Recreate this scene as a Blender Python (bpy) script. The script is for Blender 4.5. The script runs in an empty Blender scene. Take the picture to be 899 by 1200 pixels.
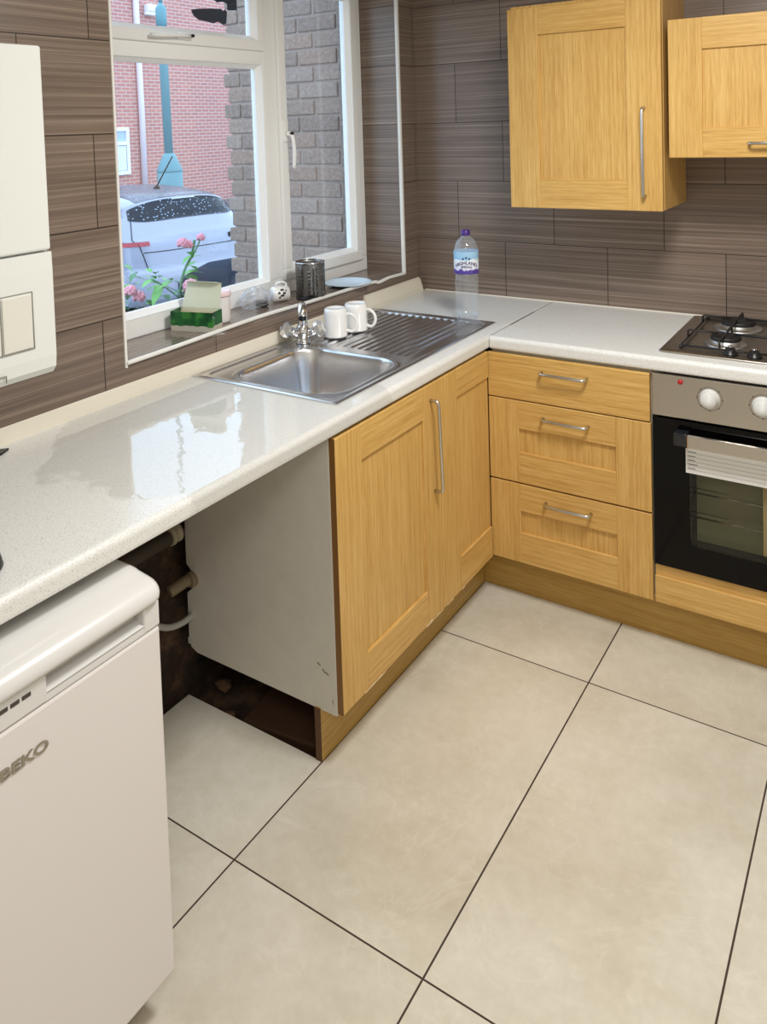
import bpy, bmesh, math, random
from mathutils import Vector, Matrix
random.seed(7)
S = bpy.context.scene
COL = S.collection
PI = math.pi

# ------------------------------------------------------------------ camera
F, CX, CY, CZ = 960.85, 1.78623, -3.10887, 1.63599
YAW, PITCH, ROLL = -0.5907, -0.0503, -0.0325
PPX, PPY = 423.69, 195.68
def cam_axes():
    cy, sy = math.cos(YAW), math.sin(YAW)
    f = Vector((sy*math.cos(PITCH), cy*math.cos(PITCH), math.sin(PITCH)))
    r = Vector((cy, -sy, 0)); u = r.cross(f)
    return (math.cos(ROLL)*r + math.sin(ROLL)*u, -math.sin(ROLL)*r + math.cos(ROLL)*u, f)
r_, u_, f_ = cam_axes()
cam = bpy.data.cameras.new('camera'); camo = bpy.data.objects.new('camera', cam); COL.objects.link(camo)
M = Matrix.Identity(4)
for i in range(3):
    M[i][0] = r_[i]; M[i][1] = u_[i]; M[i][2] = -f_[i]
M[0][3], M[1][3], M[2][3] = CX, CY, CZ
camo.matrix_world = M
cam.sensor_fit = 'AUTO'; cam.sensor_width = 36; cam.lens = F*36/1200
cam.shift_x = (449.5-PPX)/1200; cam.shift_y = (PPY-600)/1200
cam.clip_start = .02; cam.clip_end = 200
S.camera = camo

# ------------------------------------------------------------------ light
w = bpy.data.worlds.new('overcast_sky'); S.world = w; w.use_nodes = True
bg = w.node_tree.nodes['Background']; bg.inputs[0].default_value = (.60, .79, 1, 1); bg.inputs[1].default_value = 2.25
def area(name, loc, sx, sy, power, col, rot=(0, 0, 0)):
    l = bpy.data.lights.new(name, 'AREA'); l.shape = 'RECTANGLE'; l.size = sx; l.size_y = sy; l.energy = power; l.color = col
    o = bpy.data.objects.new(name, l); COL.objects.link(o); o.location = loc; o.rotation_euler = rot; return o
area('ceiling_light_near', (1.45, -1.50, 2.40), .40, .40, 28.5, (1, .99, .97))
area('ceiling_light_far', (2.1, -3.3, 2.40), .6, .6, 15.5, (1, .99, .97))
S.view_settings.view_transform = 'Standard'; S.view_settings.look = 'None'
S.view_settings.gamma = 1; S.view_settings.use_curve_mapping = False
S.view_settings.exposure = 0.35

# ------------------------------------------------------------------ helpers
def srgb(r, g, b):
    f = lambda c: (c/255/12.92) if c/255 <= .04045 else ((c/255+.055)/1.055)**2.4
    return (f(r), f(g), f(b), 1)
def newmat(name, col=(.8, .8, .8, 1), rough=.5, metal=0, spec=.5, coat=0, **k):
    m = bpy.data.materials.new(name); m.use_nodes = True
    b = m.node_tree.nodes['Principled BSDF']
    b.inputs['Base Color'].default_value = col; b.inputs['Roughness'].default_value = rough
    b.inputs['Metallic'].default_value = metal; b.inputs['Specular IOR Level'].default_value = spec
    b.inputs['Coat Weight'].default_value = coat
    return m
class NT:
    def __init__(s, m): s.t = m.node_tree; s.b = s.t.nodes.get('Principled BSDF')
    def n(s, typ, **k):
        x = s.t.nodes.new(typ)
        for a, v in k.items():
            if a == 'ins':
                for kk, vv in v.items():
                    if isinstance(vv, bpy.types.NodeSocket): s.t.links.new(vv, x.inputs[kk])
                    else: x.inputs[kk].default_value = vv
            else: setattr(x, a, v)
        return x
    def l(s, a, b): s.t.links.new(a, b)
    def pos(s): return s.n('ShaderNodeNewGeometry').outputs['Position']
    def xyz(s):
        x = s.n('ShaderNodeSeparateXYZ', ins={0: s.pos()}); return x.outputs
    def math(s, op, a, b=0, c=0):
        return s.n('ShaderNodeMath', operation=op, ins={0: a, 1: b, 2: c}).outputs[0]
    def vec(s, a, b, c): return s.n('ShaderNodeCombineXYZ', ins={0: a, 1: b, 2: c}).outputs[0]
    def noise(s, v, scale, detail=2, rough=.5):
        return s.n('ShaderNodeTexNoise', ins={'Vector': v, 'Scale': scale, 'Detail': detail, 'Roughness': rough}).outputs[0]
    def ramp(s, f, stops):
        r = s.n('ShaderNodeValToRGB', ins={0: f}); e = r.color_ramp.elements
        while len(e) < len(stops): e.new(.5)
        for i, (p, c) in enumerate(stops): e[i].position = p; e[i].color = c
        return r.outputs[0]
    def mix(s, f, a, b, mode='MIX'):
        x = s.n('ShaderNodeMix', data_type='RGBA', blend_type=mode)
        for i, v in ((0, f), (6, a), (7, b)):
            if isinstance(v, bpy.types.NodeSocket): s.l(v, x.inputs[i])
            else: x.inputs[i].default_value = v
        return x.outputs[2]
    def bump(s, h, strength=.3, dist=.002):
        b = s.n('ShaderNodeBump', ins={'Height': h, 'Strength': strength, 'Distance': dist}); s.l(b.outputs[0], s.b.inputs['Normal'])
    def set(s, k, v): s.l(v, s.b.inputs[k])
g1 = lambda v: (v, v, v, 1)

# ------------------------------------------------------------------ materials
def tile_mat(name, mode):
    m = newmat(name, rough=.34); t = NT(m); x, y, z = t.xyz()[:3]
    if mode == 'wall':
        u = t.math('ADD', x, y); su = t.vec(t.math('MULTIPLY', u, .8), t.math('MULTIPLY', z, 105), 0)
        su2 = t.vec(t.math('MULTIPLY', u, 2.2), t.math('MULTIPLY', z, 380), 3)
        ub = t.math('ADD', t.math('MAXIMUM', x, 0), y); bv = t.vec(t.math('ADD', ub, 10*.4215-.401), t.math('ADD', z, -.144), 0)
        bk = t.n('ShaderNodeTexBrick', offset=.5, offset_frequency=2, squash=1, ins={'Vector': bv, 'Scale': 1, 'Mortar Size': .0016, 'Mortar Smooth': .1, 'Bias': 0, 'Brick Width': .4215, 'Row Height': .2487, 'Color1': g1(.0), 'Color2': g1(1), 'Mortar': g1(.5)})
        tone = t.n('ShaderNodeSeparateColor', ins={0: bk.outputs[0]}).outputs[0]; mort = bk.outputs[1]
    else:
        su = t.vec(t.math('MULTIPLY', y, 1.1), t.math('MULTIPLY', x, 75), 0)
        su2 = t.vec(t.math('MULTIPLY', y, 2.5), t.math('MULTIPLY', x, 260), 3); tone = None
    a = t.noise(su, 1, 3, .6); b = t.noise(su2, 1, 2, .6)
    f = t.math('ADD', t.math('MULTIPLY', a, .65), t.math('MULTIPLY', b, .35))
    c = t.ramp(f, [(.3, srgb(84, 71, 62)), (.5, srgb(122, 106, 94)), (.6, srgb(146, 129, 115)), (.72, srgb(178, 160, 145))])
    if tone:
        c = t.mix(.16, c, t.ramp(tone, [(0, srgb(84, 70, 64)), (1, srgb(130, 112, 98))]))
        c = t.mix(mort, c, srgb(50, 40, 34))
        t.bump(t.math('SUBTRACT', t.math('MULTIPLY', f, .35), t.math('MULTIPLY', mort, 1)), .5, .0015)
    else: t.bump(f, .05, .001)
    t.set('Base Color', c); return m
M_TILE = tile_mat('wood_effect_wall_tile', 'wall')
M_SILL = tile_mat('wood_effect_sill_tile', 'sill'); NT(M_SILL).b.inputs['Roughness'].default_value = .10; NT(M_SILL).b.inputs['Specular IOR Level'].default_value = .9

def wood(name, vertical, k=1.0, tint=(1, 1, 1)):
    m = newmat(name, rough=.42, spec=.4); t = NT(m); x, y, z = t.xyz()[:3]
    u = t.math('ADD', x, y)
    A, B = (u, z) if vertical else (z, u)
    v = t.vec(t.math('MULTIPLY', A, 120), t.math('MULTIPLY', B, 2.6), 0)
    v2 = t.vec(t.math('MULTIPLY', A, 420), t.math('MULTIPLY', B, 14), 5)
    v3 = t.vec(t.math('MULTIPLY', A, 14), t.math('MULTIPLY', B, .8), 9)
    f = t.math('ADD', t.math('MULTIPLY', t.noise(v, 1, 3, .6), .48), t.math('MULTIPLY', t.noise(v2, 1, 2, .6), .38))
    f = t.math('ADD', f, t.math('MULTIPLY', t.noise(v3, 1, 2, .5), .14))
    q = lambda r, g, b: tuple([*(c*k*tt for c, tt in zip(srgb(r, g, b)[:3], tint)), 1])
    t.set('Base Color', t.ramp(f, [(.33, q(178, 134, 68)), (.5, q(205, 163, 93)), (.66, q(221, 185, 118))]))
    t.bump(f, .08, .001); return m
M_WV = wood('light_oak_vertical_grain', True); M_WH = wood('light_oak_horizontal_grain', False)
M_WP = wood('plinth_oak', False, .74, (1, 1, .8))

def worktop_mat():
    m = newmat('speckled_white_laminate', rough=.3); t = NT(m); p = t.pos(); x, y, z = t.xyz()[:3]
    n = t.noise(p, 420, 2, .6); n2 = t.noise(p, 900, 1)
    c = t.ramp(n, [(.33, srgb(200, 198, 190)), (.42, srgb(220, 219, 214)), (.7, srgb(230, 230, 227))])
    vo = t.n('ShaderNodeTexVoronoi', ins={'Vector': p, 'Scale': 230, 'Randomness': 1}).outputs[0]
    c = t.mix(t.math('LESS_THAN', vo, .17), c, srgb(150, 142, 128))
    # the wet patch left of and around the sink
    nn = t.noise(p, 5, 3, .6)
    dx = t.math('DIVIDE', t.math('SUBTRACT', x, .38), .36); dy = t.math('DIVIDE', t.math('ADD', y, 1.62), .36)
    d = t.math('ADD', t.math('MULTIPLY', dx, dx), t.math('MULTIPLY', dy, dy))
    d = t.math('ADD', d, t.math('MULTIPLY', t.math('SUBTRACT', nn, .5), 2.2))
    wet = t.n('ShaderNodeMapRange', ins={0: d, 1: 1.55, 2: 1.45, 3: 0, 4: 1}).outputs[0]
    drops = t.math('GREATER_THAN', t.noise(p, 38, 2, .5), .66)
    t.set('Roughness', t.n('ShaderNodeMapRange', ins={0: wet, 1: 0, 2: 1, 3: .27, 4: .03}).outputs[0])
    t.set('Base Color', t.mix(t.math('MULTIPLY', wet, .35), c, srgb(176, 176, 170)))
    h = t.math('ADD', t.math('MULTIPLY', wet, 1), t.math('MULTIPLY', t.math('MULTIPLY', wet, t.noise(p, 22, 2)), .8))
    t.bump(h, .22, .002); return m
M_TOP = worktop_mat()

def floor_mat():
    m = newmat('beige_porcelain_floor_tile', rough=.3); t = NT(m); p = t.pos(); x, y, z = t.xyz()[:3]
    TX, TY = .4853, .9763
    fx = t.math('WRAP', t.math('DIVIDE', t.math('SUBTRACT', x, 1.0116), TX), .5, -.5)
    fy = t.math('WRAP', t.math('DIVIDE', t.math('ADD', y, .8572), TY), .5, -.5)
    ix = t.math('ROUND', t.math('DIVIDE', t.math('SUBTRACT', x, 1.0116+TX/2), TX))
    iy = t.math('ROUND', t.math('DIVIDE', t.math('ADD', y, .8572+TY/2), TY))
    ax = t.math('MULTIPLY', t.math('ABSOLUTE', fx), TX); ay = t.math('MULTIPLY', t.math('ABSOLUTE', fy), TY)
    g = t.math('LESS_THAN', t.math('MINIMUM', ax, ay), .0021)
    off = t.vec(t.math('MULTIPLY', ix, 3.7), t.math('MULTIPLY', iy, 5.3), 0)
    pp = t.n('ShaderNodeVectorMath', operation='ADD', ins={0: p, 1: off}).outputs[0]
    a = t.noise(pp, 2.2, 5, .6); b = t.noise(pp, 30, 4, .7)
    wv = t.n('ShaderNodeTexNoise', ins={'Vector': pp, 'Scale': 3.0, 'Detail': 4, 'Roughness': .6, 'Distortion': 1.2}).outputs[0]
    vein = t.ramp(t.math('ABSOLUTE', t.math('SUBTRACT', wv, .5)), [(0, g1(1)), (.012, g1(0))])
    c = t.ramp(a, [(.3, srgb(192, 183, 164)), (.5, srgb(207, 200, 184)), (.7, srgb(219, 213, 200))])
    c = t.mix(.10, c, t.ramp(b, [(.35, srgb(170, 155, 130)), (.65, srgb(240, 234, 220))]))
    c = t.mix(t.math('MULTIPLY', vein, .16), c, srgb(236, 230, 216))
    c = t.mix(g, c, srgb(66, 52, 42))
    t.set('Base Color', c)
    t.set('Roughness', t.n('ShaderNodeMapRange', ins={0: g, 1: 0, 2: 1, 3: .33, 4: .85}).outputs[0])
    t.bump(t.math('SUBTRACT', t.math('MULTIPLY', b, .1), g), .3, .0015); return m
M_FLOOR = floor_mat()
M_WHITE = newmat('white_upvc', srgb(242, 243, 242), .3)
M_TRIM = newmat('white_tile_trim', srgb(232, 230, 224), .4)
M_SEAL = newmat('cream_sealant_strip', srgb(226, 219, 203), .55)
M_PAINT = newmat('white_wall_paint', srgb(226, 222, 212), .8)
def enamel(name, c, rough=.28):
    m = newmat(name, c, rough); t = NT(m)
    t.bump(t.noise(t.pos(), 260, 2), .03, .0005); return m
M_FRIDGE = enamel('white_fridge_enamel', srgb(222, 216, 213)); M_FRPL = newmat('white_fridge_plastic', srgb(216, 214, 211), .25)
M_BOILER = newmat('white_boiler_casing', srgb(224, 226, 222), .35)
M_GAP = newmat('dark_gap', srgb(40, 38, 34), .8)
M_MELA = newmat('white_melamine_panel', srgb(214, 211, 200), .45)
def edge_mat():
    m = newmat('scuffed_melamine', srgb(214, 211, 200), .45); t = NT(m)
    n = t.noise(t.pos(), 14, 5, .7)
    t.set('Base Color', t.ramp(n, [(.2, srgb(170, 162, 146)), (.3, srgb(208, 203, 192)), (.6, srgb(214, 209, 198))])); return m
M_MELS = edge_mat()
M_CHROME = newmat('polished_chrome', srgb(225, 226, 230), .08, 1)
def brushed(name, c, rough, axis=0, st=.15, sc=200):
    m = newmat(name, c, rough, 1); t = NT(m); s = t.xyz()
    k = [sc, sc, sc]; k[axis] = 4
    n = t.noise(t.vec(*[t.math('MULTIPLY', s[i], k[i]) for i in range(3)]), 1, 2, .6)
    t.set('Roughness', t.n('ShaderNodeMapRange', ins={0: n, 1: .3, 2: .7, 3: rough*.75, 4: rough*1.3}).outputs[0])
    t.bump(n, st, .0004); return m
M_SINK = newmat('sink_steel', srgb(216, 217, 220), .26, 1)
M_OVST = newmat('satin_oven_steel', srgb(200, 194, 186), .3, 1)
M_HOB = newmat('hob_steel', srgb(176, 171, 163), .3, 1); M_ALU = newmat('dull_aluminium', srgb(206, 206, 204), .38, 1)
M_HAND = newmat('satin_nickel', srgb(205, 203, 198), .25, 1)
M_HOLD = newmat('cutlery_steel', srgb(178, 176, 174), .28, 1)
M_BLACK = newmat('black_plastic', srgb(22, 22, 23), .35)
M_ENAM = newmat('black_cast_iron', srgb(26, 25, 25), .5)
M_BGLASS = newmat('black_oven_glass', srgb(6, 5, 5), .06, spec=.18)
M_KNOB = newmat('pale_grey_knob', srgb(202, 201, 196), .35)
M_MUG = newmat('white_glazed_ceramic', srgb(240, 240, 238), .15, coat=.5)
M_PLATE = newmat('pale_blue_white_china', srgb(205, 225, 240), .2)
M_RED = newmat('red_lamp', srgb(170, 20, 20), .4)
M_TEXT = newmat('dark_print', srgb(40, 40, 44), .6)
def glass(name, col=(1, 1, 1, 1), refl=1.0, ior=1.45):
    m = bpy.data.materials.new(name); m.use_nodes = True; nt = m.node_tree; nt.nodes.clear()
    o = nt.nodes.new('ShaderNodeOutputMaterial'); mx = nt.nodes.new('ShaderNodeMixShader')
    tr = nt.nodes.new('ShaderNodeBsdfTransparent'); gl = nt.nodes.new('ShaderNodeBsdfGlossy'); fr = nt.nodes.new('ShaderNodeFresnel')
    tr.inputs[0].default_value = col; gl.inputs['Roughness'].default_value = .01; ge = nt.nodes.new('ShaderNodeNewGeometry'); mr = nt.nodes.new('ShaderNodeMapRange'); mr.inputs[3].default_value = ior; mr.inputs[4].default_value = 1/ior
    nt.links.new(ge.outputs['Backfacing'], mr.inputs[0]); nt.links.new(mr.outputs[0], fr.inputs[0])
    gl.inputs[0].default_value = (refl, refl, refl, 1)
    nt.links.new(fr.outputs[0], mx.inputs[0]); nt.links.new(tr.outputs[0], mx.inputs[1]); nt.links.new(gl.outputs[0], mx.inputs[2])
    nt.links.new(mx.outputs[0], o.inputs[0]); return m
M_PANE = glass('window_glass', (.97, .985, 1, 1)); M_CLEAR = glass('clear_plastic', (.93, .95, .97, 1), 1.0, 1.6)
def milky(m, k, col=(.9, .92, .95, 1)):
    nt = m.node_tree; o = nt.nodes['Material Output']; s_ = o.inputs[0].links[0].from_socket
    d = nt.nodes.new('ShaderNodeBsdfDiffuse'); d.inputs[0].default_value = col; x = nt.nodes.new('ShaderNodeMixShader'); x.inputs[0].default_value = k
    nt.links.new(s_, x.inputs[1]); nt.links.new(d.outputs[0], x.inputs[2]); nt.links.new(x.outputs[0], o.inputs[0]); return m
milky(M_CLEAR, .10)
M_OVGL = glass('oven_window_glass', (.80, .80, .74, 1), .6)
M_KGL = newmat('faceted_clear_knob', srgb(235, 238, 240), .05, .75)
def brick_mat(name, cols, mortar, bw, rh, ms, axis='y', rough=.9, bumpd=.01):
    m = newmat(name, rough=rough); t = NT(m); x, y, z = t.xyz()[:3]
    u = y if axis == 'y' else x
    bk = t.n('ShaderNodeTexBrick', offset=.5, ins={'Vector': t.vec(u, t.math('ADD', z, 20), 0), 'Scale': 1, 'Mortar Size': ms, 'Mortar Smooth': .2, 'Bias': 0, 'Brick Width': bw, 'Row Height': rh, 'Color1': cols[0], 'Color2': cols[1], 'Mortar': mortar})
    n = t.noise(t.pos(), 3, 3); c = t.mix(.35, bk.outputs[0], t.mix(n, cols[2], cols[3]))
    c = t.mix(bk.outputs[1], c, mortar)
    t.set('Base Color', c); t.bump(t.math('MULTIPLY', bk.outputs[1], -1), .5, bumpd); return m
M_HOUSE = brick_mat('red_house_brick', [srgb(204, 134, 122), srgb(182, 120, 114), srgb(212, 150, 136), srgb(184, 134, 130)], srgb(212, 188, 180), .30, .1, .012)
def pier_mat():
    m = newmat('weathered_grey_brick', rough=.95); t = NT(m)
    g = t.n('ShaderNodeNewGeometry'); r = g.outputs['Random Per Island']; p = t.pos()
    c = t.ramp(r, [(0, srgb(150, 130, 118)), (.4, srgb(166, 144, 130)), (.75, srgb(178, 146, 128)), (1, srgb(182, 164, 152))])
    n = t.noise(p, 60, 5, .7); c = t.mix(.45, c, t.ramp(n, [(.3, srgb(112, 98, 90)), (.5, srgb(156, 140, 130)), (.7, srgb(200, 186, 174))]))
    t.set('Base Color', c); t.bump(t.noise(p, 90, 4, .7), .7, .004); return m
M_PIER = pier_mat(); M_MORT = newmat('grey_mortar', srgb(172, 156, 146), .95)
def bare():
    m = newmat('dark_bare_brick', rough=.9); t = NT(m); n = t.noise(t.pos(), 9, 5, .65)
    t.set('Base Color', t.ramp(n, [(.35, srgb(24, 19, 15)), (.55, srgb(66, 48, 36)), (.7, srgb(110, 84, 62))])); t.bump(n, .8, .02); return m
M_BARE = bare()
M_ASPH = newmat('wet_asphalt', srgb(110, 112, 118), .45)
M_CAR = newmat('pale_lavender_car_paint', srgb(160, 162, 178), .22, coat=.6)
def raincar(name, base, rough, sc, th, dropc):
    m = newmat(name, base, rough, coat=.5); t = NT(m)
    v = t.n('ShaderNodeTexVoronoi', ins={'Vector': t.pos(), 'Scale': sc}).outputs[0]
    s = t.math('LESS_THAN', v, th); t.set('Base Color', t.mix(s, base, dropc)); t.bump(s, .3, .003); return m
M_CARGL = raincar('rain_spotted_dark_glass', srgb(26, 36, 52), .12, 24, .22, srgb(200, 215, 235))
M_CARD = newmat('dark_bumper_plastic', srgb(52, 66, 90), .4)
M_TAIL = newmat('pink_red_tail_light', srgb(222, 108, 116), .25)
M_TEAL = newmat('teal_painted_steel', srgb(104, 150, 158), .45)
M_LEAF = newmat('fresh_green_leaf', srgb(120, 190, 100), .5); M_LEAFD = newmat('dull_green_leaf', srgb(90, 140, 100), .6)
M_PINK = newmat('pink_petal', srgb(244, 170, 190), .6)

# ------------------------------------------------------------------ mesh builder
class MB:
    def __init__(s): s.bm = bmesh.new(); s.mats = []
    def mi(s, m):
        if m is None: return 0
        if m not in s.mats: s.mats.append(m)
        return s.mats.index(m)
    def box(s, x0, x1, y0, y1, z0, z1, m=None, rot=None, piv=None):
        vs = [s.bm.verts.new((x, y, z)) for x in (x0, x1) for y in (y0, y1) for z in (z0, z1)]
        if rot: 
            pv = Vector(piv) if piv else Vector(((x0+x1)/2, (y0+y1)/2, (z0+z1)/2))
            for v in vs: v.co = rot @ (v.co-pv) + pv
        k = s.mi(m)
        for f in ((0, 1, 3, 2), (4, 6, 7, 5), (0, 4, 5, 1), (2, 3, 7, 6), (0, 2, 6, 4), (1, 5, 7, 3)):
            fc = s.bm.faces.new([vs[i] for i in f]); fc.material_index = k
        return vs
    def bev(s, x0, x1, y0, y1, z0, z1, r=.003, m=None, seg=2, rot=None, piv=None):
        vs = s.box(x0, x1, y0, y1, z0, z1, m, rot, piv)
        es = set(e for v in vs for e in v.link_edges)
        bmesh.ops.bevel(s.bm, geom=list(es), offset=r, segments=seg, profile=.5, affect='EDGES', clamp_overlap=True, material=-1)
    def loft(s, rings, m=None, caps=True, closed=True, smooth=True):
        k = s.mi(m); R = [[s.bm.verts.new(p) for p in r] for r in rings]; n = len(R[0])
        for a, b in zip(R, R[1:]):
            for i in range(n if closed else n-1):
                j = (i+1) % n
                f = s.bm.faces.new((a[i], a[j], b[j], b[i])); f.material_index = k; f.smooth = smooth
        if caps:
            for r in (R[0][::-1], R[-1]):
                f = s.bm.faces.new(r); f.material_index = k
        return R
    def lathe(s, c, prof, n=32, m=None, axis=None, caps=True):
        """prof: list of (r, h) along +axis from c"""
        ax = Vector(axis).normalized() if axis else Vector((0, 0, 1)); c = Vector(c)
        q = Vector((0, 0, 1)).rotation_difference(ax)
        rings = [[c + q @ Vector((r*math.cos(2*PI*i/n), r*math.sin(2*PI*i/n), h)) for i in range(n)] for r, h in prof]
        return s.loft(rings, m, caps)
    def tube(s, pts, r, n=10, m=None, rs=None):
        pts = [Vector(p) for p in pts]; rings = []; prev = None
        for i, p in enumerate(pts):
            d = (pts[min(i+1, len(pts)-1)]-pts[max(i-1, 0)]).normalized()
            if prev is None:
                a = d.orthogonal().normalized()
            else:
                a = (prev - d*prev.dot(d)).normalized()
            prev = a; b = d.cross(a); rr = rs[i] if rs else r
            rings.append([p + a*rr*math.cos(2*PI*k/n) + b*rr*math.sin(2*PI*k/n) for k in range(n)])
        s.loft(rings, m)
    def prism(s, poly, axis, a, b, m=None, smooth=False):
        """poly of 2D points in the other two axes, extruded along axis"""
        def P(p, t):
            return {'x': (t, p[0], p[1]), 'y': (p[0], t, p[1]), 'z': (p[0], p[1], t)}[axis]
        s.loft([[P(p, a) for p in poly], [P(p, b) for p in poly]], m, smooth=smooth)
    def grid(s, rows, m=None, smooth=True):
        s.loft(rows, m, caps=False, closed=False, smooth=smooth)
    def build(s, name, mat=None, parent=None, smooth=None, recalc=True, weld=False):
        if weld: bmesh.ops.remove_doubles(s.bm, verts=s.bm.verts, dist=1e-5)
        if recalc: bmesh.ops.recalc_face_normals(s.bm, faces=s.bm.faces)
        me = bpy.data.meshes.new(name); s.bm.to_mesh(me); s.bm.free()
        for x in s.mats: me.materials.append(x)
        if mat and not s.mats: me.materials.append(mat)
        if smooth is not None:
            for p in me.polygons: p.use_smooth = smooth
        if parent is None or True:
            o = bpy.data.objects.new(name, me); COL.objects.link(o)
        if parent is not None:
            o.parent = parent
            o.matrix_parent_inverse = Matrix.Translation(parent.location).inverted()
        return o
def curve_pts(pts, n=8):
    """Catmull-Rom through points"""
    P = [Vector(p) for p in pts]; P = [P[0]*2-P[1]] + P + [P[-1]*2-P[-2]]; out = []
    for i in range(1, len(P)-2):
        for k in range(n):
            t = k/n; a, b, c, d = P[i-1:i+3]
            out.append(.5*((2*b)+(c-a)*t+(2*a-5*b+4*c-d)*t*t+(3*b-a-3*c+d)*t**3))
    out.append(P[-2]); return out
def empty(name, loc, label, cat, group=None):
    o = bpy.data.objects.new(name, None); COL.objects.link(o); o.location = loc; o.empty_display_size = .05
    return tag(o, label, cat, group)
def tag(o, label, cat, group=None, kind=None):
    if label: o['label'] = label
    if cat: o['category'] = cat
    if group: o['group'] = group
    if kind: o['kind'] = kind
    return o
def struct(o, label=None):
    o['kind'] = 'structure'
    if label: o['label'] = label
    return o
def lab(o, label): o['label'] = label; return o

# ------------------------------------------------------------------ room shell
WY0, WY1, WZ0, WZ1 = -1.637, -.152, 1.010, 2.26      # window opening
RX, RY, RZ = 3.1, -4.3, 2.45
b = MB(); T = -.30
def wallpiece(y0, y1, z0, z1): 
    b.box(T, 0, y0, y1, z0, z1, M_TILE)
wallpiece(RY, WY0, .905, RZ); wallpiece(WY1, 0, .905, RZ); wallpiece(WY0, WY1, .905, WZ0-.012); wallpiece(WY0, WY1, WZ1, RZ)
b.box(T, 0, RY, 0, -.12, .905, M_BARE)
struct(b.build('wall_left'), 'wall of brown streaked tiles around the window, bare and dark under the worktop')
b = MB(); b.box(T, RX+.1, 0, .1, .905, RZ, M_TILE); b.box(T, RX+.1, 0, .1, -.12, .905, M_BARE)
struct(b.build('wall_back'), 'back wall of brown wood-effect tiles behind the wall cupboards')
b = MB(); b.box(RX, RX+.1, RY, 0, -.12, RZ); struct(b.build('wall_right', M_PAINT))
b = MB(); b.box(0, RX+.1, RY-.1, RY, -.12, RZ); struct(b.build('wall_front', M_PAINT))
b = MB(); b.box(T, RX+.1, RY-.1, .1, RZ, RZ+.1); struct(b.build('ceiling', M_PAINT))
# floor: tiles stop under the sink cupboard, where the rough subfloor shows
b = MB()
b.box(.527, RX, RY, 0, -.05, 0); b.box(.04, .527, RY, -1.5, -.05, 0)
struct(b.build('floor', M_FLOOR), 'large beige stone-effect floor tiles with dark joints')
b = MB(); b.box(0, RX, RY, 0, -.12, -.05); struct(b.build('floor_base', M_BARE), 'dark rough subfloor under the sink cupboard')
# sill, trims
b = MB(); b.bev(-.185, .0, WY0, WY1, WZ0-.012, WZ0, .001); struct(b.build('trim_1', M_SILL), 'brown tiled window sill')
b = MB()
pts = [(.003, WY0, WZ0-.003), (.004, -1.45, WZ0+.0), (.003, -1.1, WZ0+.008), (.004, -.8, WZ0+.004), (.005, -.42, WZ0+.002), (.008, -.36, WZ0-.006), (.004, -.27, WZ0-.002), (.003, WY1+.004, WZ0-.006)]
b.tube(curve_pts(pts, 6), .0065, 8)
struct(b.build('trim_2', M_TRIM), 'white edging along the front of the window sill')
b = MB(); b.bev(-.006, .009, WY1-.004, WY1+.010, WZ0-.008, WZ1, .003); struct(b.build('trim_3', M_TRIM), 'white vertical edging right of the window recess')
b = MB(); b.bev(-.004, .005, WY0-.003, WY0+.005, WZ0-.016, WZ1, .002); struct(b.build('trim_4', M_TRIM), 'white vertical edging left of the window recess')
# sealing upstand between worktop and tiles
b = MB()
b.prism([(-.002, .905), (.009, .905), (.008, .922), (.005, .946), (-.002, .951)], 'y', -3.3, -.03)
b.prism([(-.004, .905), (.024, .905), (.022, .925), (.010, .962), (-.0, .968)], 'y', -.46, -.028)
struct(b.build('trim_5', M_SEAL, smooth=False), 'cream sealing strip along the back of the worktop')
b = MB(); b.prism([(.002, .908), (-.006, .908), (-.002, .913), (.002, .914)], 'x', .02, 1.8, None); struct(b.build('trim_6', M_SEAL))

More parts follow.
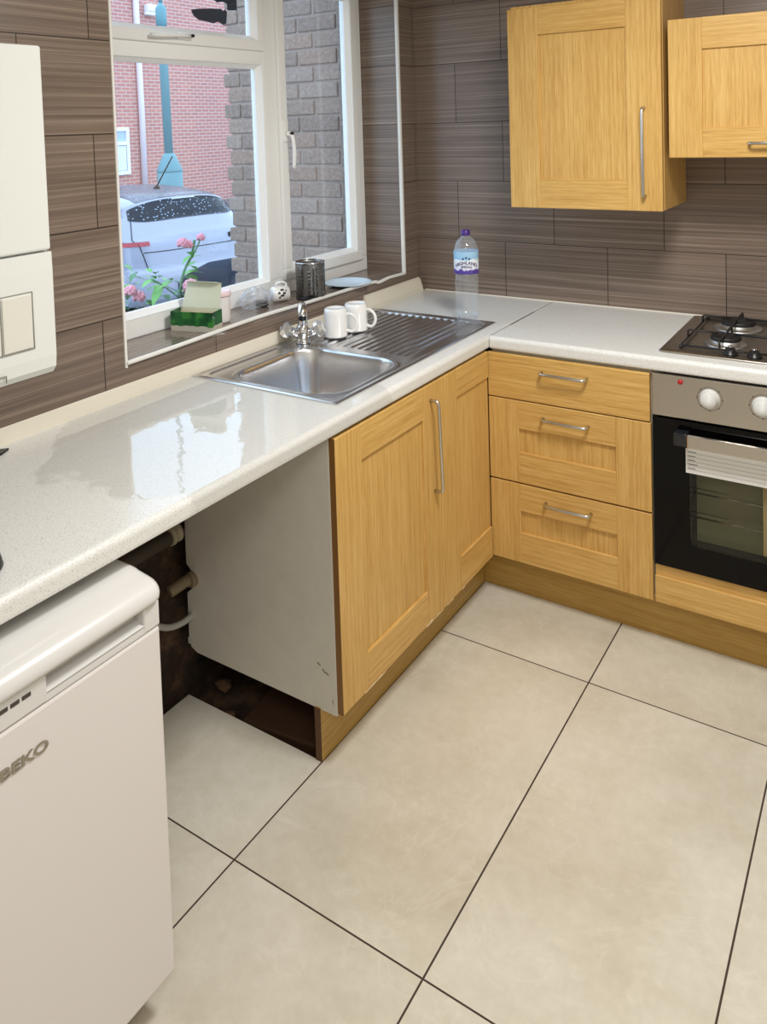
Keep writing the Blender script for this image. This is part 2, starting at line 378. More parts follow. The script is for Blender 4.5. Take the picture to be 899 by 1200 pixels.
# ------------------------------------------------------------------ window
WX = -.182
win = bpy.data.objects.new('window_1', None); COL.objects.link(win); win.location = (WX, -.9, WZ0)
struct(win, 'white framed window with a fixed pane, a top fanlight and a tall right casement')
def frame_bar(b, y0, y1, z0, z1, x0=WX-.06, x1=WX, r=.004): b.bev(x0, x1, y0, y1, z0, z1, r)
MY0, MY1 = -.802, -.726     # mullion
b = MB()
frame_bar(b, WY0, WY0+.05, WZ0+.062, WZ1-.05); frame_bar(b, WY1-.046, WY1, WZ0+.062, WZ1-.05)
frame_bar(b, WY0, WY1, WZ0, WZ0+.062); frame_bar(b, WY0, WY1, WZ1-.05, WZ1)
frame_bar(b, MY0, MY1, WZ0+.062, WZ1-.05); frame_bar(b, WY0+.05, MY0, 1.872, 1.93)
b.build('window_frame', M_WHITE, win)
def sash(name, y0, y1, z0, z1, w, x0, x1):
    b = MB()
    for a in ((y0, y1, z0, z0+w), (y0, y1, z1-w, z1)): b.bev(x0, x1, *a, .006)
    for a in ((y0, y0+w, z0+w-.004, z1-w+.004), (y1-w, y1, z0+w-.004, z1-w+.004)): b.bev(x0, x1, *a, .006)
    o = b.build(name, M_WHITE, win)
    # glazing bead: sloped inner lip
    b = MB(); i0, i1, j0, j1 = y0+w, y1-w, z0+w, z1-w; t = .014
    for (A, B, C_, D) in (((i0, j0), (i1, j0), (i1-t, j0+t), (i0+t, j0+t)), ((i1, j0), (i1, j1), (i1-t, j1-t), (i1-t, j0+t)),
                          ((i1, j1), (i0, j1), (i0+t, j1-t), (i1-t, j1-t)), ((i0, j1), (i0, j0), (i0+t, j0+t), (i0+t, j1-t))):
        xf, xb = x1-.006, x1-.022
        vs = [b.bm.verts.new(p) for p in ((xf, *A), (xf, *B), (xb, *C_), (xb, *D), (xb-.01, *A), (xb-.01, *B), (xb-.01, *C_), (xb-.01, *D))]
        for f in ((0, 1, 2, 3), (4, 7, 6, 5), (2, 6, 7, 3), (0, 4, 5, 1), (1, 5, 6, 2), (0, 3, 7, 4)): b.bm.faces.new([vs[k] for k in f])
    b.build('glazing_bead', M_WHITE, o)
    b = MB(); b.box(x1-.034, x1-.030, y0+w-.002, y1-w+.002, z0+w-.002, z1-w+.002); b.build('pane', M_PANE, o)
    return o
sash('casement_sash', MY1, WY1-.044, WZ0+.05, WZ1-.04, .046, WX-.045, WX+.012)
sash('fanlight_sash', WY0+.04, MY0+.004, 1.918, WZ1-.04, .040, WX-.045, WX+.012)
sash('fixed_pane_frame', WY0+.045, MY0+.002, WZ0+.055, 1.876, .008, WX-.05, WX+.001)
# handles
b = MB(); yh = -.700
b.bev(WX+.010, WX+.018, yh-.013, yh+.013, 1.585, 1.665, .003); b.lathe((WX+.016, yh, 1.615), [(.009, 0), (.009, .022)], 14, axis=(1, 0, 0))
b.tube(curve_pts([(WX+.036, yh, 1.618), (WX+.046, yh+.002, 1.60), (WX+.05, yh+.004, 1.55), (WX+.046, yh+.004, 1.485)], 5), .0075, 8)
o = b.build('casement_handle', M_WHITE, win)
b = MB(); b.lathe((WX+.0375, yh, 1.615), [(.007, 0), (.006, .012)], 12, axis=(1, 0, 0)); b.build('handle_key', M_BLACK, o)
b = MB(); b.bev(WX+.012, WX+.022, -1.235, -1.17, 1.932, 1.956, .003)
b.tube([(WX+.03, -1.19, 1.944), (WX+.034, -1.22, 1.945), (WX+.034, -1.32, 1.938), (WX+.03, -1.355, 1.936)], .007, 8)
o = b.build('fanlight_handle', M_WHITE, win)
b = MB(); b.lathe((WX+.034, -1.185, 1.944), [(.006, 0), (.005, .008)], 12, axis=(1, 0, 0)); b.build('handle_key', M_BLACK, o)
# torn dark film left on the fanlight glass
b = MB()
def flake(poly, x=WX-.026):
    b.loft([[(x, y, z) for y, z in poly], [(x+.0015, y, z) for y, z in poly]], smooth=False)
flake([(-1.126, 2.040), (-1.10, 2.046), (-1.04, 2.053), (-.98, 2.058), (-.972, 2.05), (-.962, 2.058), (-.952, 2.05), (-.958, 2.008), (-.975, 2.004), (-1.0, 2.012), (-1.02, 2.004), (-1.06, 2.008), (-1.09, 2.009), (-1.115, 2.022)])
flake([(-1.06, 2.110), (-.95, 2.125), (-.90, 2.12), (-.90, 2.06), (-.948, 2.056), (-.95, 2.078), (-.97, 2.083), (-1.0, 2.078), (-1.02, 2.088), (-1.055, 2.085), (-1.045, 2.094)])
m = newmat('torn_dark_film', srgb(50, 58, 74), .6)
tag(b.build('torn_film', m), 'torn dark blue-grey film stuck on the fanlight glass', 'film')

# ------------------------------------------------------------------ outside
G = -.52
b = MB(); b.box(-40, -.3, -15, 50, G-.1, G); struct(b.build('ground', M_ASPH), 'wet road outside the window')
# brick pier with individual bricks
b = MB(); b.box(-1.0, -.3, -.093, .23, G, 3.0, M_MORT)
row = 0; z = G
while z < 2.9:
    e = -1.034 if row % 2 else -1.012
    x = e + (.0 if row % 2 else 0); xs = []
    first = .112 if row % 2 else .225
    while x < -.24:
        wd = first if x == e else .225
        x1 = min(x+wd-.011, -.235); jx = random.uniform(-.002, .002)
        b.bev(x, x1, -.10+jx, .235, z+.004, z+.070, .006, M_PIER, 2)
        x += wd
    z += .0762; row += 1
struct(b.build('wall_outside'), 'weathered grey-brown brick wall end just outside the window')
# house across the street
b = MB(); b.box(-24, -16, 2, 34, G, 6.2); house = b.build('brick_house', M_HOUSE)
tag(house, 'red brick house across the street behind the teal lamp post', 'house')
HX = -16
def hwin(y0, y1, z0, z1):
    b = MB()
    for a in ((y0, y1, z0, z0+.1), (y0, y1, z1-.1, z1), (y0, y1, z1-.48, z1-.38), (y0, y0+.1, z0+.1, z1-.48), (y1-.1, y1, z0+.1, z1-.48), (y0, y0+.1, z1-.38, z1-.1), (y1-.1, y1, z1-.38, z1-.1)): b.box(HX-.05, HX+.06, *a)
    o = b.build('window', M_WHITE, house)
    b = MB(); b.box(HX-.02, HX+.02, y0+.05, y1-.05, z0+.05, z1-.05); p_ = b.build('pane', newmat('curtained_pane', srgb(176, 196, 220), .2), o)
    b = MB(); n = 24
    b.grid([[(HX+.035+.012*math.sin(k*1.4), y0+.12+(y1-y0-.24)*k/n, zz) for k in range(n+1)] for zz in (z0+.12, z1-.5)])
    b.build('net_curtain', newmat('net_curtain', srgb(232, 234, 240), .8), o, recalc=False)
hwin(10.7, 12.0, .52, 1.80)
b = MB(); b.tube([(HX+.08, 12.45, G), (HX+.08, 12.45, 2.2), (HX+.08, 12.40, 6)], .085, 10); b.build('downpipe', newmat('white_pvc_pipe', srgb(226, 214, 220), .5), house)
b = MB(); b.bev(HX, HX+.22, 12.75, 13.10, 5.0, 5.22, .04); b.bev(HX+.05, HX+.2, 12.7, 13.15, 4.90, 5.0, .03); b.build('wall_lamp', M_WHITE, house)
# lamp post
def along(u, v, D):
    d = f_ + r_*(u-PPX)/F - u_*(v-PPY)/F
    return Vector((CX, CY, CZ)) + d*D
P = along(199, 200, 13)
px, py = P.x, P.y; zc = 1.30
lp = empty('street_lamp_post', (px, py, G), 'teal street lamp post with a wide base box behind the parked car', 'lamp post')
b = MB(); b.lathe((px, py, G), [(.20, 0), (.20, 1.52), (.17, 1.56)], 16); b.build('base_box', M_TEAL, lp)
b = MB(); b.lathe((px, py, G+1.55), [(.20, -.03), (.205, .0), (.11, .22), (.08, .27)], 16); b.build('collar', M_TEAL, lp)
P2 = along(193, 70, 13)
b = MB(); b.tube([(px, py, G+1.6), (px-.02, py-.02, 3.25), (px-.02, py-.02, 3.58)], .068, 14); b.lathe((px-.02, py-.02, 3.3), [(.068, 0), (.085, .01), (.085, .28), (.03, .36)], 14)
b.tube([(px-.02, py-.02, 3.5), (px-.02, py-.02, 7)], .03, 10); b.build('shaft', M_TEAL, lp)

# ---- parked car
def build_car():
    prof = [(0.10, .22), (0.02, .30), (0.0, .42), (0.0, .55), (0.015, .60), (.05, .64), (.07, .78), (.09, .90), (.13, .99), (.17, 1.03), (.27, 1.16), (.36, 1.27), (.44, 1.34), (.46, 1.385), (.62, 1.425), (.9, 1.455), (1.4, 1.485), (2.0, 1.47), (2.35, 1.40), (2.8, 1.18), (3.15, 1.0), (3.7, .9), (4.0, .78), (4.1, .6), (4.1, .35), (4.0, .22)]
    def hw(z): return hw0(z)*1.06
    def hw0(z): 
        if z < .5: return .84+.03*(z-.22)/.28
        if z < .95: return .87-.01*(z-.5)
        return .865-(z-.95)*.42
    L = len(prof)
    def P(s, t, off=0):
        i = min(int(s), L-2); k = s-i
        x = prof[i][0]*(1-k)+prof[i+1][0]*k; z = prof[i][1]*(1-k)+prof[i+1][1]*k
        y = t*hw(z)
        e = abs(t)**4
        if z > .95: z2 = z-.09*abs(t)**3
        else: z2 = z
        c = 2.05
        x2 = x + (c-x)/c*.22*e - off*(1 if x < 1 else 0)*.8
        if x < 2.5 and z > 1.3: z2 += off
        return (x2, y*(1+off*.6), z2)
    car = bpy.data.objects.new('car', None); COL.objects.link(car)
    tag(car, 'pale lavender hatchback parked outside, rain-spotted dark rear window', 'car')
    def patch(name, s0, s1, t0, t1, off, m, ns=10, nt=16, shape=None):
        b = MB(); f = shape or (lambda a, c: (a, c))
        rows = []
        for i in range(ns+1):
            r = []
            for j in range(nt+1):
                a, c = i/ns, j/nt; a, c = f(a, c); r.append(P(s0+(s1-s0)*a, t0+(t1-t0)*c, off))
            rows.append(r)
        b.grid(rows, m)
        bmesh.ops.solidify(b.bm, geom=b.bm.faces[:], thickness=.006)
        o = b.build(name, None, None); o.parent = car; return o
    b = MB(); n = 28
    ts = [-1+2*j/n for j in range(n+1)]
    ss = []
    for i in range(L-1): ss += [i+k/4 for k in range(4)]
    ss.append(L-1)
    rows = [[P(s, t) for s in ss] for t in ts]
    R = b.loft(rows, M_CAR, caps=False, closed=True)
    for ring in (R[0], R[-1]): b.bm.faces.new(ring)
    bmesh.ops.triangulate(b.bm, faces=[f for f in b.bm.faces if len(f.verts) > 4])
    o = b.build('body', None); o.parent = car
    lens = lambda a, c: (.5+(a-.5)*(1-.55*abs(2*c-1)**5), c)
    patch('rear_window', 10.0, 12.7, -.93, .93, .008, M_CARGL, 12, 40, lens)
    patch('rear_spoiler_brake_light', 12.3, 12.6, -.22, .22, .013, M_WHITE, 3, 10)
    patch('roof_panel', 13.2, 17.5, -.80, .80, .004, raincar('rain_spotted_roof', srgb(156, 152, 164), .35, 40, .25, srgb(226, 228, 240)), 12, 16)
    patch('bumper', .3, 4.7, -.98, .45, .01, M_CARD, 10, 24, lambda a, c: (a*min(1, .45+(1-c)*1.6), c))
    for t0, t1 in ((-1.0, -.72), (.72, 1.0)): patch('tail_light', 7.0, 7.9, t1 if t0 > 0 else t0, t0 if t0 > 0 else t1, .008, M_TAIL, 5, 8)
    for t0, t1 in ((-1.02, -1.0), ):
        pass
    # hatch shut lines
    for sg in (-1, 1):
        b = MB(); b.tube([P(s/4, sg*(.90-.16*max(0, (36-s)/20)), .004) for s in range(20, 48)], .005, 6); q = b.build('shut_line', M_GAP, None); q.parent = car
    b = MB(); b.tube([P(6.4, t/10, .003) for t in range(-8, 9)], .005, 6); q = b.build('shut_line', M_GAP, None); q.parent = car
    b = MB(); 
    b.lathe((.98, 0, 1.455), [(.05, 0), (.03, .035), (.012, .05)], 12); b.tube([(.98, 0, 1.49), (.62, -.0, 1.86)], .008, 6); q = b.build('antenna', M_BLACK, None); q.parent = car
    b = MB()
    for k in range(4): 
        c = P(7.1, -.44-.06*k, .012); b.bev(c[0]-.006, c[0]+.01, c[1]-.022, c[1]+.022, c[2]-.03, c[2]+.03, .008)
    q = b.build('badge_lettering', M_GAP, None); q.parent = car
    for x in (.75, 3.3):
        for y in (-.78, .78):
            b = MB(); b.lathe((x, y-.11, .31), [(.22, 0), (.30, .01), (.31, .04), (.31, .18), (.30, .21), (.22, .22)], 28, M_BLACK, axis=(0, 1, 0)); q = b.build('wheel', None, None); q.parent = car
    return car
car = build_car()
# local +x runs to the bonnet
car.location = (-4.98, 3.72, G); car.rotation_euler = (0, 0, math.radians(171))

# ---- rose and low planting just outside
def leaf(b, c, d, L, wd, m, droop=.3):
    c = Vector(c); d = Vector(d).normalized(); sd = d.cross(Vector((0, 0, 1)))
    if sd.length < .1: sd = Vector((0, 1, 0))
    sd.normalize(); up = sd.cross(d)
    prof = [(0, .05), (.2, .7), (.45, 1), (.7, .75), (1, .03)]
    rows = []
    for t, ww in prof:
        p = c + d*L*t - Vector((0, 0, 1))*droop*L*t*t
        rows.append([p - sd*wd*ww/2 + up*.12*wd*ww, p, p + sd*wd*ww/2 + up*.12*wd*ww])
    b.grid(rows, m)
def blossom(b, c, r):
    c = Vector(c); k0 = b.mi(M_PINK)
    for k in range(22):
        ph = math.acos(1-1.5*(k+.5)/22); th = k*2.4; d = Vector((math.sin(ph)*math.cos(th), math.sin(ph)*math.sin(th), math.cos(ph)))
        q = Vector((0, 0, 1)).rotation_difference(d); res = bmesh.ops.create_icosphere(b.bm, subdivisions=1, radius=1)
        for v in res['verts']: v.co = c + d*r*.62 + q @ Vector((v.co.x*r*.42, v.co.y*r*.30, v.co.z*r*.36))
        for v in res['verts']:
            for f in v.link_faces: f.material_index = k0; f.smooth = True
rose = empty('rose_bush', (-.62, -.88, G), 'rose with pink blooms standing close outside the left window pane', 'rose')
b = MB(); b.tube(curve_pts([(-.62, -.88, G), (-.62, -.86, .5), (-.60, -.86, 1.0), (-.6, -.79, 1.14), (-.6, -.77, 1.2)], 5), .005, 6)
b.tube(curve_pts([(-.6, -.79, 1.13), (-.6, -.75, 1.18), (-.6, -.735, 1.205)], 4), .003, 6); b.tube(curve_pts([(-.60, -.86, .98), (-.6, -.95, 1.05), (-.6, -1.0, 1.08)], 4), .003, 6)
b.build('stem', M_LEAFD, rose)
b = MB()
for c, d, L in (((-.6, -.79, 1.13), (.2, .4, .5), .05), ((-.6, -.79, 1.14), (.1, -.5, .2), .05), ((-.6, -.81, 1.10), (0, 1, .2), .06), ((-.6, -.84, 1.07), (.1, 1, -.1), .10), ((-.6, -.82, 1.07), (0, 1, .1), .07), ((-.6, -.90, 1.06), (.2, -1, .2), .07), ((-.6, -.95, 1.05), (.3, -.8, -.2), .08), ((-.6, -.98, 1.08), (.1, -1, .3), .07), ((-.61, -.86, 1.0), (.4, .8, 0), .08)):
    for sp in (-.35, .35): leaf(b, c, Vector(d)+Vector((sp*.4, 0, sp)), L, L*.55, M_LEAF)
b.build('leaves', None, rose, recalc=False)
for c, r in (((-.6, -.835, 1.195), .026), ((-.6, -.805, 1.185), .022), ((-.6, -.735, 1.205), .02), ((-.55, -.85, 1.03), .035)):
    b = MB(); blossom(b, c, r); b.build('bloom', None, rose, recalc=False)
b = MB()
for k in range(420):
    y = random.uniform(-1.55, -.75); x = random.uniform(-1.0, -.68); z = random.uniform(.45, 1.0) + .07*math.sin(y*14)
    leaf(b, (x, y, z), (random.uniform(-1, 1), random.uniform(-1, 1), random.uniform(-.2, .9)), random.uniform(.035, .07), .03, M_LEAFD if k % 3 else M_LEAF)
for k in range(8):
    y = -1.5+.1*k; b.tube([(-.84, y, G), (-.82+random.uniform(-.1, .1), y, .9)], .005, 5, M_LEAFD)
for c in ((-.70, -.98, 1.0), (-.70, -1.02, 1.03), (-.70, -1.16, .99)): blossom(b, c, .028)
tag(b.build('low_shrub', None, None, recalc=False), 'low green shrub with pink flecks below the left window pane, outside', 'shrub')

# ------------------------------------------------------------------ worktops
def top_profile(z0=.868, z1=.910, xf=.600, xb=.0):
    r = .014; p = [(xb, z0), (xf-.006, z0), (xf-.001, z0+.004), (xf, z0+.010)]
    for k in range(7):
        a = k/6*PI/2; p.append((xf-r+r*math.cos(a), z1-r+r*math.sin(a)))
    p.append((xb, z1)); return p
b = MB()
pr = top_profile()
SX0, SX1, SY0, SY1 = .040, .525, -1.385, -.440
def seg(p, y0, y1): b.prism(p, 'y', y0, y1, M_TOP, smooth=False)
seg(pr, -3.3, SY0); seg(pr, SY1, 0)
seg([(SX1, .868)]+pr[1:-1]+[(SX1, .910)], SY0, SY1); seg([(0, .868), (SX0, .868), (SX0, .910), (0, .910)], SY0, SY1)
tag(b.build('worktop', weld=True), 'long speckled white worktop under the window, wet around the sink', 'worktop')
b = MB(); p2 = [(-x, z) for x, z in top_profile(xb=-.0)]
b.prism([(-q[0] if False else q[0], q[1]) for q in p2], 'x', .6025, 1.80, M_TOP)
tag(b.build('worktop'), 'speckled white worktop on the back wall holding the gas hob', 'worktop')
b = MB(); b.box(.6002, .6024, -.585, -.002, .88, .9102)
b.box(.599, .6045, -.42, -.20, .9095, .9105)
struct(b.build('trim_7', newmat('worktop_joint', srgb(70, 62, 52), .8)), 'dark joint between the two worktops')

# ------------------------------------------------------------------ cupboard doors
def bar_handle(parent, p0, p1, out, r=.0052):
    p0, p1, out = Vector(p0), Vector(p1), Vector(out); ax = (p1-p0).normalized(); c = .010
    on = out.normalized()
    pts = [p0, p0+out-on*c, p0+out-on*c*.3+ax*c*.3, p0+out+ax*c, p1+out-ax*c, p1+out-on*c*.3-ax*c*.3, p1+out-on*c, p1]
    b = MB(); b.tube(pts, r, 10); o = b.build('handle', M_HAND, parent); lab(o, 'satin nickel bar handle'); return o
def shaker(b, axis, face, u0, u1, z0, z1, t=.02, sl=.11, sr=.11, rt=.095, rb=.10, rec=.007, sgn=1):
    """axis 'y': door faces -y at y=face ; axis 'x': faces +x at x=face. u is the horizontal coordinate"""
    def bx(a0, a1, c0, c1, m, d0=0, r=.0015):
        if axis == 'y': b.bev(a0, a1, face+d0, face+t, c0, c1, r, m, 1)
        else: b.bev(face-t, face-d0, a0, a1, c0, c1, r, m, 1)
    if sl: bx(u0, u0+sl, z0, z1, M_WV)
    if sr: bx(u1-sr, u1, z0, z1, M_WV)
    bx(u0+sl-.0008, u1-sr+.0008, z1-rt, z1, M_WH); bx(u0+sl-.0008, u1-sr+.0008, z0, z0+rb, M_WH)
    bx(u0+sl-.006, u1-sr+.006, z0+rb-.006, z1-rt+.006, M_WV, rec, .0002)

# sink base
sc = empty('sink_cupboard', (.3, -1.05, .14), 'oak base cupboard under the sink with two doors and bare white side panel', 'cupboard')
b = MB()
poly = [(.577, .140), (.577, .867), (.058, .867), (.056, .42)]
poly += [(.056+.034*math.sin(PI*k/10)*1.0, .395-.085*k/10) for k in range(11)]
poly += [(.055, .30), (.055, .17), (.062, .150), (.085, .140)]
b.prism(poly, 'y', -1.500, -1.482, M_MELS)
b.box(.03, .577, -1.482, -.03, .14, .158, M_MELA); b.box(.05, .577, -.618, -.60, .14, .867, M_MELA)
b.box(.54, .577, -1.482, -.618, .835, .866, M_MELA); b.box(.545, .577, -1.482, -1.44, .158, .835, M_MELA)
b.build('carcass', None, sc)
b = MB(); b.box(.5772, .580, -1.4995, -1.4955, .142, .866, M_MELA); b.build('edge_strip', newmat('worn_cream_edging', srgb(226, 216, 190), .5), sc)
b = MB(); shaker(b, 'x', .598, -1.497, -.957, .147, .860, sl=.118, sr=.098, rt=.095, rb=.10); d1 = b.build('door', None, sc)
bar_handle(d1, (.598, -1.010, .812), (.598, -.997, .532), (.028, 0, 0))
b = MB(); shaker(b, 'x', .598, -.954, -.606, .147, .860, sl=.116, sr=0, rt=.090, rb=.105); d2 = b.build('door', None, sc)
# peeled foil at the foot of the doors
pm = newmat('peeled_foil_core', srgb(236, 214, 168), .7)
for y0, y1, h, dd in ((-1.40, -1.30, .004, d1), (-1.07, -1.03, .006, d1), (-1.025, -.965, .0035, d1), (-.94, -.90, .0035, d2), (-.84, -.82, .004, d2)):
    b = MB(); n = 9; lo = [(.5985, y0+(y1-y0)*k/n, .1465) for k in range(n+1)]; hi = [(.5990, y0+(y1-y0)*k/n, .1475+h*random.uniform(.5, 1.6)) for k in range(n, -1, -1)]
    b.bm.faces.new([b.bm.verts.new(p) for p in lo+hi]); lab(b.build('peeling_edge', pm, dd), 'pale chipped foil at the foot of the door')
b = MB(); b.box(.5785, .5975, -1.4985, -1.4972, .147, .860); lab(b.build('edge_banding', newmat('brown_door_edge', srgb(128, 88, 40), .5), d1), 'brown door edge')
M_SCUFF = newmat('dark_scuff', srgb(96, 74, 54), .8)
for x_, z_, a_ in ((.520, .262, -.5), (.536, .250, -.8), (.545, .244, -.4), (.565, .178, -1.4), (.35, .76, .1), (.45, .80, -.1)):
    p_ = [(x_, z_), (x_+.012*math.cos(a_), z_+.012*math.sin(a_)), (x_+.012*math.cos(a_)+.001, z_+.012*math.sin(a_)+.003), (x_+.002, z_+.003)]
    b = MB(); b.bm.faces.new([b.bm.verts.new((q[0], -1.5004, q[1])) for q in p_]); b.build('scuff', M_SCUFF, sc)
# plinths
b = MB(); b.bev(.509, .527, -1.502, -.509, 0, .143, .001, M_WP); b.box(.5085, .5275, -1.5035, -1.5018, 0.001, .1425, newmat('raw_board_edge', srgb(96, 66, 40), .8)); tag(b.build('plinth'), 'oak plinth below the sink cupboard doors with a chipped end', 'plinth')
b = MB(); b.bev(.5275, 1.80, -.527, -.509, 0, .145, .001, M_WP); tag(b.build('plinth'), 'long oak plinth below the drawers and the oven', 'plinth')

# drawer base
dc = empty('drawer_cupboard', (.86, -.3, .147), 'oak base unit with three drawers between the sink cupboard and the oven', 'drawers')
b = MB(); b.box(.60, .618, -.575, -.02, .15, .867, M_MELA); b.box(1.114, 1.131, -.575, -.02, .15, .867, M_MELA); b.box(.618, 1.114, -.575, -.02, .15, .168, M_MELA)
b.box(.618, 1.114, -.575, -.555, .850, .867, M_MELA); b.box(.618, 1.114, -.03, -.02, .168, .867, M_MELA)
b.build('carcass', None, dc)
b = MB(); b.bev(.5935, 1.129, -.600, -.580, .708, .857, .002, M_WH); d = b.build('drawer', None, dc); bar_handle(d, (.786, -.600, .812), (.936, -.600, .812), (0, -.026, 0))
b = MB(); shaker(b, 'y', -.600, .5935, 1.131, .426, .704, sl=.108, sr=.108, rt=.095, rb=.104, rec=.008); d = b.build('drawer', None, dc); bar_handle(d, (.788, -.600, .659), (.938, -.600, .659), (0, -.026, 0))
b = MB(); shaker(b, 'y', -.600, .5935, 1.131, .150, .4205, sl=.108, sr=.108, rt=.093, rb=.104, rec=.008); d = b.build('drawer', None, dc); bar_handle(d, (.792, -.600, .376), (.942, -.600, .376), (0, -.026, 0))

# ------------------------------------------------------------------ oven in its housing
oh = empty('oven_housing', (1.46, -.3, .148), 'oak filler panel and housing below the built-in oven', 'cupboard')
b = MB(); b.box(1.135, 1.15, -.578, -.02, .148, .866, M_MELA); b.box(1.77, 1.785, -.578, -.02, .148, .866, M_MELA); b.box(1.15, 1.77, -.578, -.02, .148, .166, M_MELA)
b.build('carcass', None, oh)
b = MB(); b.bev(1.137, 1.785, -.598, -.578, .148, .232, .002, M_WH); b.bev(1.137, 1.785, -.590, -.578, .232, .268, .001, M_WH); b.build('filler_panel', None, oh)
ov = empty('built_in_oven', (1.46, -.3, .27), 'built-in oven with steel control panel and black glass door under the hob', 'oven')
OX0, OX1 = 1.137, 1.783
b = MB()   # open cavity shell
b.box(1.155, 1.175, -.575, -.06, .275, .86, M_ENAM); b.box(1.745, 1.765, -.575, -.06, .275, .86, M_ENAM); b.box(1.175, 1.745, -.08, -.06, .275, .86, M_ENAM)
b.box(1.175, 1.745, -.575, -.08, .275, .33, M_ENAM); b.box(1.175, 1.745, -.575, -.08, .64, .86, M_ENAM); b.box(1.175, 1.22, -.575, -.08, .33, .64, M_ENAM); b.box(1.70, 1.745, -.575, -.08, .33, .64, M_ENAM)
b.build('cavity', None, ov)
b = MB()
for z in (.47, .475): pass
for zz in (.50, .425):
    b.tube([(1.222, -.56, zz), (1.70, -.56, zz)], .003, 6); b.tube([(1.222, -.545, zz+.008), (1.70, -.545, zz+.008)], .0015, 6); b.tube([(1.222, -.12, zz), (1.70, -.12, zz)], .003, 6)
    for k in range(8): b.tube([(1.45+.034*k, -.56, zz), (1.45+.034*k, -.12, zz)], .0018, 6)
b.build('wire_rack', M_CHROME, ov)
b = MB(); b.bev(OX0, OX1, -.602, -.576, .735, .862, .002); cp = b.build('control_panel', M_OVST, ov)
def knob(x, z):
    b = MB(); b.lathe((x, -.602, z), [(.029, 0), (.028, .003), (.0235, .005), (.0225, .026), (.020, .030), (.0, .031)], 32, M_KNOB, axis=(0, -1, 0))
    o = b.build('knob', None, cp)
    b = MB(); b.lathe((x, -.602, z), [(.0335, 0), (.0335, .0004), (.0345, .0004), (.0345, 0)], 40, axis=(0, -1, 0), caps=False)
    for k in range(7):
        a = math.radians(-225+45*k); b.box(x+.0355*math.cos(a)-.0015, x+.0355*math.cos(a)+.0015, -.6026, -.602, z+.0355*math.sin(a)-.0015, z+.0355*math.sin(a)+.0015)
    b.build('dial_mark', M_TEXT, o)
for x in (1.301, 1.4415, 1.62): knob(x, .8075)
b = MB(); b.lathe((1.2195, -.602, .8455), [(.0075, 0), (.0075, .003), (.004, .005), (0, .0055)], 16, axis=(0, -1, 0)); b.build('indicator_lamp', M_RED, cp)
b = MB(); b.box(1.217, 1.222, -.6026, -.602, .859, .8595)
b.bm.free()
# door: black glass frame with a see-through window
dz0, dz1 = .270, .728; wx0, wx1, wz0, wz1 = 1.242, 1.678, .350, .66
b = MB()
for a in ((OX0, wx0, dz0, dz1), (wx1, OX1, dz0, dz1), (wx0, wx1, dz0, wz0), (wx0, wx1, wz1, dz1)): b.box(a[0], a[1], -.600, -.578, a[2], a[3])
od = b.build('door', M_BGLASS, ov)
b = MB(); b.box(wx0, wx1, -.5995, -.5965, wz0, wz1); b.build('window_pane', M_OVGL, od)
b = MB(); b.box(1.232, 1.60, -.6012, -.6002, .574, .648, newmat('white_sticker', srgb(232, 232, 230), .5))
st = b.build('sticker', None, od); lab(st, 'white instruction sticker with printed rows')
b = MB()
for k in range(5):
    z = .640-.0125*k; b.box(1.237, 1.2375+random.uniform(.018, .03), -.6016, -.6012, z-.0018, z, M_TEXT)
    b.box(1.237, 1.595, -.6015, -.6012, z-.0052, z-.0042, newmat('sticker_line', srgb(150, 150, 150), .6))
b.build('print', None, st)
mb_ = newmat('glossy_black_bracket', srgb(30, 32, 36), .12)
for x_ in (1.205, 1.677):
    b = MB(); b.bev(x_, x_+.038, -.640, -.6, .664, .702, .004); b.build('handle_bracket', mb_, od)
b = MB(); b.bev(1.243, 1.677, -.642, -.628, .662, .702, .004); b.build('handle_bar', M_OVST, od)
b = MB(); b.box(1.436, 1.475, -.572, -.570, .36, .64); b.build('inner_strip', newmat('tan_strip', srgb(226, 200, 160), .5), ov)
b = MB(); b.box(1.245, 1.43, -.520, -.515, .334, .636); b.build('liner', newmat('olive_enamel_liner', srgb(150, 150, 126), .4), ov)

# ------------------------------------------------------------------ hob
hb = empty('gas_hob', (1.45, -.28, .91), 'steel four-burner gas hob set into the back worktop', 'hob')
HX0, HX1, HY0, HY1 = 1.140, 1.765, -.537, -.025
def rrect(x0, x1, y0, y1, r, z, n=6):
    out = []
    for cx, cy, a0 in ((x1-r, y1-r, 0), (x0+r, y1-r, 90), (x0+r, y0+r, 180), (x1-r, y0+r, 270)):
        for k in range(n+1):
            a = math.radians(a0+90*k/n); out.append((cx+r*math.cos(a), cy+r*math.sin(a), z))
    return out
b = MB()
b.loft([rrect(HX0, HX1, HY0, HY1, .012, .9102), rrect(HX0, HX1, HY0, HY1, .012, .914), rrect(HX0+.004, HX1-.004, HY0+.004, HY1-.004, .010, .9165),
        rrect(HX0+.035, HX1-.035, HY0+.035, HY1-.03, .02, .9165), rrect(HX0+.045, HX1-.045, HY0+.045, HY1-.04, .02, .9125)])
b.build('hob_plate', M_HOB, hb)
for cx, cy, r in ((1.305, -.365, .045), (1.305, -.140, .055), (1.60, -.365, .055), (1.60, -.140, .038)):
    b = MB(); b.lathe((cx, cy, .9126), [(r*1.45, 0), (r*1.25, .004), (r*1.02, .006), (r*1.0, .014), (r*.9, .016)], 32, M_ALU); o = b.build('burner', None, hb)
    b = MB(); b.lathe((cx, cy, .9286), [(r*.98, 0), (r, .003), (r, .009), (r*.9, .012), (0, .013)], 32, M_ENAM); b.build('burner_cap', None, o)
